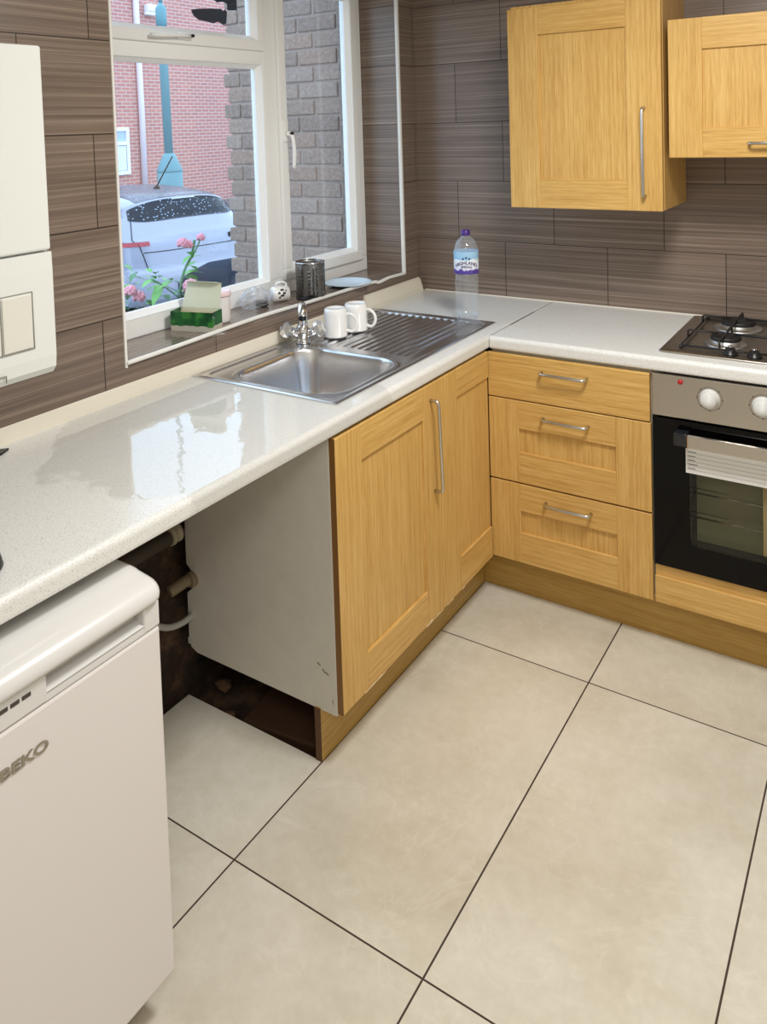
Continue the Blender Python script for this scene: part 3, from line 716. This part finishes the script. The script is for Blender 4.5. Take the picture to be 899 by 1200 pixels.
for k in range(4):
    x, y = 1.339+.0667*k, -.492+.034*min(k, 0)
    b = MB(); b.lathe((x, y, .9165), [(.021, 0), (.021, .004), (.016, .006), (.0145, .018)], 24, M_BLACK); b.bev(x-.004, x+.004, y-.016, y+.016, .93, .941, .002, M_BLACK)
    o = b.build('control_knob', None, hb)
    b = MB(); b.lathe((x, y, .9410), [(.0075, -.004), (.0075, .0006)], 16, M_CHROME); b.build('knob_cap', None, o)
def grate(x0, x1, y0, y1, bs):
    b = MB(); r = .0035; zl, zh = .9215, .946
    b.tube([(x0, y0, zl), (x1, y0, zl)], r, 6); b.tube([(x1, y0, zl), (x1, y1, zl)], r, 6); b.tube([(x1, y1, zl), (x0, y1, zl)], r, 6); b.tube([(x0, y1, zl), (x0, y0, zl)], r, 6)
    for cx, cy in bs:
        for dx, dy in ((-1, 0), (1, 0), (0, -1), (0, 1)):
            if dx: e = (x0 if dx < 0 else x1, cy)
            else: e = (cx, y0 if dy < 0 and cy == min(q[1] for q in bs) else (y1 if dy > 0 and cy == max(q[1] for q in bs) else (y0+y1)/2))
            s_ = (cx+dx*.022, cy+dy*.022); ex = Vector((e[0], e[1], 0)); sx = Vector((*s_, 0)); dd = (ex-sx).normalized()
            b.tube([ex+Vector((0, 0, zl)), ex+Vector((0, 0, zh-.004)), ex-dd*.006+Vector((0, 0, zh)), sx+Vector((0, 0, zh))], r, 6)
    for x in (x0, x1):
        for yy in (y0, y1): b.lathe((x, yy, .9126), [(.005, 0), (.005, .010)], 8)
    b.build('pan_support', M_ENAM, hb)
grate(1.192, 1.445, -.470, -.050, [(1.305, -.365), (1.305, -.140)])
grate(1.475, 1.728, -.470, -.050, [(1.60, -.365), (1.60, -.140)])

# ------------------------------------------------------------------ wall cupboards
uc = empty('wall_cupboard', (.85, -.16, 1.32), 'tall oak wall cupboard with an upright bar handle', 'cupboard')
b = MB(); b.box(.583, 1.113, -.312, -.002, 1.324, 2.045, M_WV); b.build('carcass', None, uc)
b = MB(); shaker(b, 'y', -.336, .578, 1.112, 1.322, 2.034, sl=.113, sr=.115, rt=.098, rb=.104, rec=.008); d = b.build('door', None, uc)
bar_handle(d, (1.057, -.336, 1.374), (1.056, -.336, 1.665), (0, -.03, 0))
uc2 = empty('wall_cupboard', (1.45, -.16, 1.5), 'shorter oak wall cupboard above the hob with a level bar handle', 'cupboard')
b = MB(); b.box(1.136, 1.76, -.312, -.002, 1.502, 1.940, M_WV); b.build('carcass', None, uc2)
b = MB(); shaker(b, 'y', -.336, 1.134, 1.765, 1.499, 1.944, sl=.104, sr=.104, rt=.10, rb=.096, rec=.008); d = b.build('door', None, uc2)
bar_handle(d, (1.374, -.336, 1.544), (1.525, -.336, 1.544), (0, -.03, 0))

# ------------------------------------------------------------------ sink
def sd_rr(x, y, cx, cy, hx, hy, r):
    qx, qy = abs(x-cx)-hx+r, abs(y-cy)-hy+r
    return math.hypot(max(qx, 0), max(qy, 0)) + min(max(qx, qy), 0) - r
def sstep(a, b_, t): t = max(0, min(1, (t-a)/(b_-a))); return t*t*(3-2*t)
def sink_h(x, y):
    cx, cy = .2805, -.915; e = sd_rr(x, y, cx, cy, .2645, .495, .012)
    z = .9135 + .0025*sstep(-.012, 0, -abs(e+.009)+.0)      # raised bead along the rim
    inner = sd_rr(x, y, cx+.005, cy, .240, .470, .03); z -= .0035*sstep(0, -.008, inner)
    bd = sd_rr(x, y, .308, -1.180, .190, .186, .085)
    z += .0022*sstep(.016, .006, abs(bd-.008)) if bd > -.002 else 0
    dep = sstep(.003, -.030, bd)
    z -= .150*dep
    if bd < -.034: z -= .006*sstep(-.034, -.16, bd)
    # drainer ridges
    if y > -.945 and inner < -.01:
        w_ = sstep(-.945, -.915, y)*sstep(0, -.02, inner)*sstep(.485, .465, x)
        ph = (x-.10)/.030
        z += w_*(.0044*max(0, math.cos(2*PI*ph))**.8 - .0022) - .003*w_
    return z
b = MB(); x0, x1, y0, y1 = .016, .545, -1.410, -.420; st_ = .0035
nx = int((x1-x0)/st_); ny = int((y1-y0)/st_)
rows = []
for j in range(ny+1):
    y = y0+(y1-y0)*j/ny; rows.append([(x0+(x1-x0)*i/nx, y, sink_h(x0+(x1-x0)*i/nx, y)) for i in range(nx+1)])
b.grid(rows)
edge = [(x0, y0), (x1, y0), (x1, y1), (x0, y1)]
for (ax, ay), (bx_, by_) in zip(edge, edge[1:]+edge[:1]):
    n = 40; A = [(ax+(bx_-ax)*k/n, ay+(by_-ay)*k/n) for k in range(n+1)]
    b.grid([[(p[0], p[1], sink_h(*p)) for p in A], [(p[0], p[1], .9103) for p in A]])
snk = empty('kitchen_sink', (.29, -.915, .91), 'stainless steel inset sink with ribbed drainer below the window', 'sink')
b.build('sink_bowl_and_drainer', M_SINK, snk, smooth=True)
b = MB(); zb = sink_h(.308, -1.18)
b.lathe((.308, -1.18, zb+.0005), [(.040, 0), (.038, .003), (.026, .002), (.024, -.0)], 32, M_CHROME); b.build('waste', None, snk)
b = MB()
for k in range(6):
    a = 2*PI*k/6; b.lathe((.308+.014*math.cos(a), -1.18+.014*math.sin(a), zb+.001), [(.004, 0), (.004, .0012)], 8, M_GAP)
b.build('waste_hole', None, snk)

# ------------------------------------------------------------------ tap
TXX, TYY, TZ = .080, -.953, .9115
tp = empty('mixer_tap', (TXX, TYY, TZ), 'chrome mixer tap with two faceted heads behind the sink bowl', 'tap')
b = MB(); b.lathe((TXX, TYY, TZ), [(.026, 0), (.026, .004), (.021, .008), (.020, .018), (.024, .030), (.025, .042), (.019, .055), (.016, .062)], 28)
b.build('body', M_CHROME, tp, smooth=True)
side = Vector((.83, .556, 0))
for sg in (-1, 1):
    d = (side*sg + Vector((0, 0, .42))).normalized(); c0 = Vector((TXX, TYY, TZ+.020))
    b = MB(); b.lathe(c0, [(.014, .008), (.013, .028), (.0155, .034), (.0155, .044)], 20, axis=d); o = b.build('valve_arm', M_CHROME, tp, smooth=True)
    b = MB(); c1 = c0+d*.044
    b.lathe(c1, [(.015, 0), (.026, .005), (.029, .018), (.023, .032), (.009, .036)], 7, axis=d); b.build('tap_head', M_KGL, o, smooth=False)
    b = MB(); b.lathe(c1+d*.036, [(.009, 0), (.009, .002), (0, .003)], 16, axis=d); b.build('tap_head_cap', M_CHROME, o)
sp = Vector((.62, -.78, 0))
c = Vector((TXX, TYY, TZ))
pts = [c+Vector((0, 0, .055)), c+Vector((0, 0, .085)), c+sp*.004+Vector((0, 0, .105)), c+sp*.02+Vector((0, 0, .122)), c+sp*.05+Vector((0, 0, .134)), c+sp*.085+Vector((0, 0, .136)), c+sp*.105+Vector((0, 0, .128)), c+sp*.112+Vector((0, 0, .113))]
cp_ = curve_pts(pts, 5)
b = MB(); b.tube(cp_, .0125, 18, rs=[.0175-.004*i/len(cp_) for i in range(len(cp_))]); spt = b.build('spout', M_CHROME, tp, smooth=True)
b = MB(); e = c+sp*.112+Vector((0, 0, .101)); b.lathe(e, [(.0105, 0), (.013, .002), (.013, .012)], 18); b.build('aerator', newmat('dark_aerator', srgb(50, 50, 52), .4, 1), spt)

# ------------------------------------------------------------------ mugs upside down on the drainer
def mug(name_label, x, y, z, hdir, r=.040, h=.098, R=None):
    t = empty('mug', (0, 0, 0), name_label, 'mug')
    b = MB(); b.lathe((0, 0, 0), [(r-.003, .002), (r, 0), (r, .004), (r, h*.80), (r*.97, h*.93), (r*.88, h*.99), (r*.78, h), (r*.76, h-.003), (0, h-.003)][:], 40, None, caps=False)
    b.lathe((0, 0, 0), [(r-.003, .002), (r-.0035, h*.9), (0, h*.92)], 40, None, caps=False)
    b.build('cup', M_MUG, t, smooth=True)
    b = MB(); hp = curve_pts([(r-.003, 0, h*.20), (r+.018, 0, h*.16), (r+.032, 0, h*.36), (r+.030, 0, h*.60), (r+.014, 0, h*.76), (r-.003, 0, h*.78)], 6)
    b.tube(hp, .0055, 10); b.build('handle', M_MUG, t, smooth=True)
    t.rotation_euler = (0, 0, hdir); t.location = (x, y, z); return t
mug('upturned white mug on the drainer nearest the tap', .135, -.838, .9135, math.radians(28))
mug('upturned white mug on the drainer, farther from the tap', .150, -.735, .9135, math.radians(12), .041, .096)

# ------------------------------------------------------------------ bottle
bt = empty('water_bottle', (.416, -.388, .91), 'clear plastic water bottle with purple cap on the worktop corner', 'bottle')
BX, BY, BZ = .416, -.388, .9103
prof = [(.030, 0), (.040, .004), (.0435, .014), (.0435, .03)]
for k in range(9): prof += [(.0435, .034+.013*k), (.0415, .0405+.013*k)]
prof += [(.0435, .155), (.0405, .158), (.0405, .162), (.0455, .168), (.0455, .252), (.0445, .262), (.038, .282), (.026, .298), (.016, .304), (.0145, .306), (.0145, .316)]
b = MB(); b.lathe((BX, BY, BZ), prof, 40, M_CLEAR, caps=False); b.lathe((BX, BY, BZ), [(0, .006), (.030, 0)], 40, M_CLEAR, caps=False)
b.lathe((BX, BY, BZ), [(.028, .0008), (.039, .004), (.0425, .012)], 40, M_CLEAR, caps=False)
b.build('shell', None, bt, smooth=True)
b = MB(); b.lathe((BX, BY, BZ), [(.0165, .308), (.0168, .311), (.0165, .326), (.014, .328), (0, .328)], 32); b.build('cap', newmat('purple_cap', srgb(72, 40, 128), .35), bt)
def label_mat():
    m = newmat('bottle_label', rough=.4); t = NT(m); x, y, z = t.xyz()[:3]
    n = t.noise(t.pos(), 55, 2); zz = t.math('ADD', z, t.math('MULTIPLY', t.math('SUBTRACT', n, .5), .022))
    zz = t.math('DIVIDE', t.math('SUBTRACT', zz, BZ+.168), .084)
    c = t.ramp(zz, [(0, srgb(76, 50, 140)), (.2, srgb(92, 72, 160)), (.21, srgb(225, 228, 246)), (.62, srgb(238, 244, 252)), (.66, srgb(150, 198, 232)), (1, srgb(168, 208, 238))])
    t.set('Base Color', c); return m
b = MB(); b.lathe((BX, BY, BZ), [(.0458, .169), (.0458, .251)], 40, caps=False); lb = b.build('label', label_mat(), bt, smooth=True)
def text_mesh(txt, size, ext=.0):
    cu = bpy.data.curves.new('t', 'FONT'); cu.body = txt; cu.size = size; cu.align_x = 'CENTER'; cu.align_y = 'CENTER'; cu.extrude = ext; cu.offset = size*.02
    o = bpy.data.objects.new('t', cu); COL.objects.link(o); bpy.context.view_layer.update()
    me = bpy.data.meshes.new_from_object(o.evaluated_get(bpy.context.evaluated_depsgraph_get())); bpy.data.objects.remove(o); return me
def wrap_text(txt, size, zc, parent, arc=0):
    me = text_mesh(txt, size, .0002); a0 = math.atan2(CY-BY, CX-BX)
    for v in me.vertices:
        x, y, zz = v.co; a = a0 + x/.0462
        R_ = .0462+zz; v.co = (BX+R_*math.cos(a), BY+R_*math.sin(a), zc+y-arc*x*x)
    me.materials.append(newmat('navy_print', srgb(26, 30, 70), .5)); o = bpy.data.objects.new('lettering', me); COL.objects.link(o); o.parent = parent
wrap_text('HIGHLAND', .0175, BZ+.211, lb, 7); wrap_text('SPRING', .0125, BZ+.196, lb, 4)
b = MB()
for k in range(3): a = math.atan2(CY-BY, CX-BX)+(-.25+.25*k); b.lathe((BX+.0461*math.cos(a), BY+.0461*math.sin(a), BZ+.226+(.004 if k == 1 else 0)), [(.004, 0), (.001, .0006)], 5, None, axis=(math.cos(a), math.sin(a), 0))
b.build('emblem', newmat('navy_emblem', srgb(30, 34, 80), .5), lb)

# ------------------------------------------------------------------ things on the sill
ZS = WZ0+.0005
# open tea box
tb = empty('tea_box', (-.08, -1.29, ZS), 'open green and white carton with its pale lid up on the window sill', 'box')
def boxpt(a, c, h):   # a along front, c depth, h height
    o = Vector((-.150, -1.328, ZS)); ex = Vector((.130, .0365, 0)); ex_n = ex.normalized(); ey = Vector((-ex_n.y, ex_n.x, 0))
    return o + ex_n*a + ey*c + Vector((0, 0, h))
W_, D_, H_ = .146, .062, .062
def green_mat():
    m = newmat('green_carton_print', rough=.35); t = NT(m); x, y, z = t.xyz()[:3]
    zz = t.math('DIVIDE', t.math('SUBTRACT', z, ZS), H_); n = t.noise(t.pos(), 30, 3)
    a = t.ramp(n, [(.35, srgb(14, 62, 34)), (.55, srgb(26, 98, 44)), (.7, srgb(66, 136, 56))])
    lowband = t.math('LESS_THAN', t.math('ADD', zz, t.math('MULTIPLY', t.math('SUBTRACT', n, .5), .35)), .30)
    c = t.mix(lowband, a, srgb(196, 192, 176)); t.set('Base Color', c); return m
gm = green_mat(); cm = newmat('pale_card', srgb(206, 208, 184), .7)
b = MB(); th = .0015
def slab(p, m):  # 4 corner points, thickened inward
    n = (p[1]-p[0]).cross(p[3]-p[0]).normalized()*th
    b.loft([[*p], [q+n for q in p]], m, smooth=False)
slab([boxpt(0, 0, 0), boxpt(W_, 0, 0), boxpt(W_, 0, H_), boxpt(0, 0, H_)], gm)
slab([boxpt(W_, 0, 0), boxpt(W_, D_, 0), boxpt(W_, D_, H_), boxpt(W_, 0, H_)], gm)
slab([boxpt(0, 0, 0), boxpt(0, D_, 0), boxpt(0, D_, H_), boxpt(0, 0, H_)], gm)
slab([boxpt(0, D_, 0), boxpt(W_, D_, 0), boxpt(W_, D_, H_), boxpt(0, D_, H_)], cm)
slab([boxpt(0, 0, 0.001), boxpt(W_, 0, .001), boxpt(W_, D_, .001), boxpt(0, D_, .001)], cm)
slab([boxpt(.003, .003, .048), boxpt(W_-.003, .003, .048), boxpt(W_-.003, D_-.003, .048), boxpt(.003, D_-.003, .048)], newmat('kraft_card', srgb(196, 170, 130), .8))
b.build('carton', None, tb)
b = MB(); slab([boxpt(.006, D_, H_), boxpt(W_-.004, D_, H_), boxpt(W_-.012, D_+.030, H_+.075), boxpt(.012, D_+.03, H_+.077)], cm)
slab([boxpt(.012, D_+.03, H_+.077), boxpt(W_-.012, D_+.030, H_+.075), boxpt(W_-.02, D_+.012, H_+.082), boxpt(.02, D_+.012, H_+.083)], cm)
lid = b.build('lid', None, tb); lab(lid, 'pale grey-green raised card lid')
b = MB(); b.lathe(boxpt(W_/2, -.0004, .012), [(.007, -.0005), (.007, .0005)], 12, axis=boxpt(0, -1, 0)-boxpt(0, 0, 0)); b.build('red_spot', newmat('dark_red_print', srgb(120, 30, 34), .5), tb)
b = MB()
for k in range(9):
    a = .006+.0125*k
    if abs(a-.055) < .01: continue
    p_ = boxpt(a, -.0007, random.uniform(.006, .010)); ex_ = (boxpt(1, 0, 0)-boxpt(0, 0, 0))
    q_ = [p_, p_+ex_*.008, p_+ex_*.008+Vector((0, 0, .008)), p_+Vector((0, 0, .006))]; b.bm.faces.new([b.bm.verts.new(v) for v in q_])
b.build('front_print', newmat('green_grey_print', srgb(70, 110, 80), .6), tb)
b = MB(); q_ = [boxpt(W_+.0006, .014, .012), boxpt(W_+.0006, .044, .012), boxpt(W_+.0006, .044, .055), boxpt(W_+.0006, .014, .055)]; b.bm.faces.new([b.bm.verts.new(v) for v in q_]); b.build('side_panel', newmat('white_print', srgb(215, 220, 210), .5), tb)
# white tub
tub = empty('plastic_tub', (-.092, -1.168, ZS), 'white ribbed plastic tub with pink-rimmed lid beside the carton', 'tub')
b = MB(); b.lathe((-.092, -1.168, ZS), [(.031, 0), (.033, .003)]+[(.034+.002*(k % 2)*.6, .008+.009*k) for k in range(9)]+[(.036, .088)], 32); b.build('pot', newmat('milky_plastic', srgb(232, 228, 226), .35), tub, smooth=True)
b = MB(); b.lathe((-.092, -1.168, ZS), [(.0375, .086), (.039, .089), (.039, .100), (.037, .103), (.034, .1015), (0, .1015)], 32); lab(b.build('lid', newmat('pink_white_lid', srgb(240, 214, 218), .35), tub), 'pinkish white lid')
# clear bag with a dark reel inside
bag = empty('plastic_bag', (-.13, -.945, ZS), 'crumpled clear plastic bag with a small black reel inside on the sill', 'bag')
b = MB(); bmesh.ops.create_icosphere(b.bm, subdivisions=4, radius=1)
rng = random.Random(3)
fold = [(Vector((rng.gauss(0, 1), rng.gauss(0, 1), rng.gauss(0, 1))).normalized(), rng.uniform(5, 11), rng.uniform(0, 6)) for _ in range(9)]
for v in b.bm.verts:
    d = v.co.normalized(); k = 1+sum(.085*abs(math.sin(f[1]*d.dot(f[0])+f[2])) for f in fold)-.42
    v.co = Vector((-.125+d.x*.040*k, -.955+d.y*.062*k, max(ZS, ZS+.030+d.z*.036*k)))
for f in b.bm.faces: f.smooth = False
b.build('film', milky(glass('crinkled_film', (.95, .97, 1, 1), 1.0, 1.8), .12), bag)
b = MB(); b.lathe((-.112, -.935, ZS+.003), [(.020, 0), (.024, .002), (.024, .005), (.018, .006), (.018, .014), (.024, .015), (.024, .018), (.012, .020), (0, .020)], 24); lab(b.build('reel', M_BLACK, bag), 'small black reel')
# mug lying on its side
lm = empty('mug', (-.10, -.84, ZS+.030), 'white mug with black print lying on its side on the sill', 'mug')
r = .028; h = .062; ax = Vector((.40, .72, 0)).normalized()
base = Vector((-.125, -.868, ZS+r+.0005))
b = MB(); b.lathe(base, [(0, 0), (r*.8, 0), (r*.95, .004), (r, .012), (r, h), (r-.003, h), (r-.003, .008), (0, .006)], 32, axis=ax, caps=False); b.build('cup', M_MUG, lm, smooth=True)
b = MB(); u2 = ax.cross(Vector((0, 0, 1)))
for k, (dz, wd, t) in enumerate(((.014, .015, .42), (.004, .010, .25), (.002, .012, .55), (-.006, .016, .4), (-.012, .008, .3), (.010, .005, .72))):
    for s2 in (0, 1):
        ang = math.asin(max(-1, min(1, dz/r)))+s2*.12
        def C(tt, an): return base+ax*(h*tt)+(-u2*math.cos(an) if u2.y > 0 else u2*math.cos(an))*(r+.0006)+Vector((0, 0, math.sin(an)*(r+.0006)))
        b.bm.faces.new([b.bm.verts.new(p) for p in (C(t, ang), C(t+wd/h, ang), C(t+wd/h*.8, ang+.16), C(t+.02, ang+.14))])
b.build('print', M_TEXT, lm)
b = MB(); hv = (Vector((.3, 0, 1))).normalized(); b.tube(curve_pts([base+ax*.012+hv*(r-.002), base+ax*.012+hv*(r+.014), base+ax*.032+hv*(r+.018), base+ax*.048+hv*(r+.010), base+ax*.050+hv*(r-.002)], 5), .004, 8); b.build('handle', M_MUG, lm, smooth=True)
# cutlery holder with square perforations
ch = empty('cutlery_holder', (-.045, -.735, ZS), 'perforated steel cutlery holder on the window sill', 'utensil holder')
cx, cy, r, h = -.048, -.735, .054, .134
b = MB(); nA = 96
zr = [.020+.0135*k for k in range(7)]
lv = [.006]
for z in zr: lv += [z, z+.0068]
lv += [h-.010, h]
V = [[b.bm.verts.new((cx+r*math.cos(2*PI*i/nA), cy+r*math.sin(2*PI*i/nA), ZS+z)) for i in range(nA)] for z in lv]
for j in range(len(lv)-1):
    hole_row = j % 2 == 1 and j <= 13
    for i in range(nA):
        if hole_row and (i % 4 in (0, 1)) and (i % 16) < 12: continue
        f = b.bm.faces.new((V[j][i], V[j][(i+1) % nA], V[j+1][(i+1) % nA], V[j+1][i])); f.smooth = True
bmesh.ops.solidify(b.bm, geom=b.bm.faces[:], thickness=.0012)
b.lathe((cx, cy, ZS+.006), [(r-.001, 0), (r-.001, .002)], 48)
b.build('perforated_cylinder', M_HOLD, ch)
b = MB(); b.lathe((cx, cy, ZS), [(r+.001, 0), (r+.002, .003), (r+.001, .009), (r-.002, .009), (r-.002, 0)], 48, caps=False); lab(b.build('base_ring', M_BLACK, ch), 'black rubber base ring')
b = MB(); nn = 48; b.tube([(cx+(r)*math.cos(2*PI*i/nn), cy+(r)*math.sin(2*PI*i/nn), ZS+h) for i in range(nn+1)], .0022, 8); b.build('rim', M_CHROME, ch)
# plate
b = MB(); pc = (-.052, -.490, ZS)
b.lathe(pc, [(0, .002), (.055, .002), (.058, 0), (.062, .002), (.088, .012), (.095, .014), (.0955, .0155), (.088, .0145), (.064, .007), (.058, .005), (0, .005)], 56, caps=False)
tag(b.build('plate', M_PLATE, smooth=True), 'pale blue-white plate lying on the right end of the sill', 'plate')

# ------------------------------------------------------------------ boiler
bo = empty('boiler', (.15, -2.27, 1.14), 'white wall-hung boiler left of the window', 'boiler')
b = MB(); by0, by1, bz0, bz1 = -2.50, -2.062, 1.141, 1.822
b.bev(.004, .285, by0, by1, bz0, bz1, .004)
b.build('casing', M_BOILER, bo)
b = MB()
b.bev(.286, .300, by0, by1, 1.400, bz1, .005); b.build('upper_cover', M_BOILER, bo)
b = MB()
pf = [(.286, 1.396), (.300, 1.396), (.301, 1.36), (.300, 1.18), (.297, 1.155), (.286, 1.141)]
b.prism(pf, 'y', by0, by1); lc = b.build('lower_cover', M_BOILER, bo, smooth=False)
b = MB()
for a in ((-2.47, -2.112, 1.320, 1.3215), (-2.47, -2.112, 1.2035, 1.205), (-2.1135, -2.112, 1.205, 1.32), (-2.185, -2.1835, 1.205, 1.32), (-2.40, -2.178, 1.163, 1.1645), (-2.1795, -2.178, 1.15, 1.163)): b.box(.2995, .3022, *a)
b.build('flap_seam', newmat('grey_seam', srgb(140, 138, 130), .7), lc)
b = MB(); b.bev(.300, .3035, -2.181, -2.116, 1.207, 1.317, .0015); b.build('control_flap', newmat('cream_flap', srgb(220, 218, 208), .4), lc)
b = MB(); b.bev(.300, .304, -2.465, -2.187, 1.207, 1.317, .0015); b.build('control_flap', newmat('cream_flap2', srgb(220, 218, 208), .4), lc)

# ------------------------------------------------------------------ fridge
fr = empty('fridge', (.35, -2.4, 0), 'white under-counter fridge at the front left below the worktop', 'fridge')
FY0, FY1, FXF = -2.695, -2.124, .652
b = MB(); b.bev(.09, .598, FY0+.004, FY1-.004, .03, .812, .005); b.build('body', M_FRIDGE, fr)
b = MB(); b.bev(.602, FXF, FY0, FY1, .08, .741, .006); dr = b.build('door', M_FRIDGE, fr)
# control strip with grip recess at the top of the door
b = MB()
gy0, gy1, gz0 = -2.358, -2.160, .765
b.bev(.602, FXF, FY0, gy0, .7425, .7895, .003); b.bev(.602, FXF, gy1, FY1, .7425, .7895, .003); b.box(.602, FXF-.001, gy0-.004, gy1+.004, .7430, .7560)
vs = b.prism([(.615, .755), (FXF-.001, .755), (FXF-.001, .7575), (.628, .7655), (.615, .787)], 'y', gy0-.003, gy1+.003)
b.box(.602, .616, gy0-.004, gy1+.004, .743, .789)
b.build('grip_strip', M_FRPL, dr)
b = MB()
for k in range(4): y = -2.4025-.0195*k; b.bev(FXF-.001, FXF+.0012, y, y+.0155, .770, .7765, .0008)
b.build('control_mark', newmat('dark_grey_mark', srgb(66, 60, 56), .5), dr)
me = text_mesh('BEKO', .026, .0012)
mm = Matrix(((0, 0, 1, FXF+.001), (1.28, 0, 0, -2.4035), (0, .90, 0, .6765), (0, 0, 0, 1)))
for v in me.vertices: v.co = mm @ v.co
me.materials.append(newmat('badge_chrome', srgb(168, 162, 150), .3, 1)); o = bpy.data.objects.new('badge', me); COL.objects.link(o); o.parent = dr
# lid with rounded front
b = MB()
lid = [(.10, .812), (.598, .812), (.600, .791), (.657, .791), (.6605, .794), (.6615, .801), (.659, .811), (.653, .819), (.643, .8245), (.628, .8275), (.604, .8315), (.598, .834), (.585, .8355), (.56, .836), (.10, .836)]
def shr(p, k): cx_, cz_ = .45, .82; return [(cx_+(x-cx_)*(1-k*.03), cz_+(z-cz_)*(1-k*.22)) for x, z in p]
rings = []
for y, k in ((FY0, 1), (FY0+.006, .3), (FY0+.018, 0), (FY1-.018, 0), (FY1-.006, .3), (FY1, 1)): rings.append([(x, y, z) for x, z in shr(lid, k)])
b.loft(rings, smooth=True); b.build('top', M_FRPL, fr)
b = MB(); b.box(.62, .64, FY1-.0, FY1+.002, .12, .14)
b.bm.free()

# ------------------------------------------------------------------ odds on the worktop, left edge
b = MB(); b.loft([rrect(.41, .525, -2.46, -2.333, .03, .9103), rrect(.405, .53, -2.465, -2.330, .034, .918), rrect(.408, .526, -2.462, -2.334, .034, .938), rrect(.42, .51, -2.45, -2.345, .03, .944)], smooth=True)
tag(b.build('kettle_base', M_BLACK), 'black rounded appliance base at the left end of the worktop', 'appliance')
b = MB(); b.loft([[(.012, -2.22, .9103), (.03, -2.05, .9103), (.045, -2.022, .9103), (.06, -2.05, .9103), (.07, -2.22, .9103)], [(.012, -2.22, .918), (.03, -2.05, .917), (.045, -2.022, .915), (.06, -2.05, .917), (.07, -2.22, .918)]], smooth=False)
tag(b.build('spatula', M_BLACK), 'black pointed utensil lying under the boiler by the wall', 'utensil')

# ------------------------------------------------------------------ pipes and rubble below the worktop
b = MB(); b.tube(curve_pts([(.045, -1.9, .49), (.05, -1.7, .495), (.055, -1.56, .50), (.055, -1.52, .505)], 5), .022, 12)
pp = b.build('waste_pipe', newmat('grimy_dark_pipe', srgb(62, 52, 42), .6)); tag(pp, 'dark waste pipe running under the worktop beside the fridge', 'pipe')
b = MB(); b.lathe((.056, -1.565, .502), [(.027, 0), (.029, .004), (.029, .012), (.026, .016), (.026, .024), (.029, .028), (.029, .034)], 16, axis=(0, 1, .08)); b.build('coupling', newmat('cream_coupling', srgb(160, 150, 128), .5), pp)
b = MB(); b.tube(curve_pts([(.060, -1.572, .347), (.067, -1.55, .352), (.075, -1.52, .358), (.085, -1.47, .350)], 5), .016, 12); b.lathe((.078, -1.515, .357), [(.020, 0), (.022, .006), (.022, .02), (.018, .026)], 14, axis=(.1, 1, 0))
tag(b.build('pipe_stub', newmat('grimy_beige_pipe', srgb(128, 112, 88), .55)), 'short beige pipe entering the notch in the white side panel', 'pipe')
b = MB(); b.tube(curve_pts([(.02, -1.75, .34), (.05, -1.64, .285), (.06, -1.57, .245), (.07, -1.50, .245), (.05, -1.42, .26)], 6), .009, 8)
tag(b.build('hose', newmat('pale_hose', srgb(176, 174, 168), .5)), 'pale thin hose sagging behind the fridge', 'hose')
b = MB(); rng = random.Random(11)
for k in range(70):
    x = rng.uniform(.03, .49); y = rng.uniform(-1.47, -1.05) if k > 14 else rng.uniform(-1.9, -1.5)
    if k <= 14: x = rng.uniform(.004, .036)
    r = rng.uniform(.012, .034) if k > 14 else .014
    if x > .17 and y < -1.2: continue
    res = bmesh.ops.create_icosphere(b.bm, subdivisions=1, radius=r)
    for v in res['verts']: v.co = Vector((v.co.x*rng.uniform(.8, 1.3), v.co.y*rng.uniform(.8, 1.2), v.co.z*.6)) + Vector((x, y, -.05+r*.5))
rb_ = newmat('brick_rubble', rough=.95); t = NT(rb_); t.set('Base Color', t.ramp(t.n('ShaderNodeNewGeometry').outputs['Random Per Island'], [(0, srgb(60, 44, 32)), (.6, srgb(140, 104, 76)), (1, srgb(200, 176, 140))]))
tag(b.build('rubble', rb_, smooth=False), 'broken brick rubble in the dark gap under the sink cupboard', 'rubble', kind='stuff')
b = MB(); b.bev(.22, .48, -1.47, -1.26, -.045, -.012, .006, rot=Matrix.Rotation(.12, 3, 'Z')); tag(b.build('board_offcut', newmat('dark_brown_board', srgb(82, 56, 38), .7)), 'dark brown board lying under the sink cupboard behind the plinth', 'board')
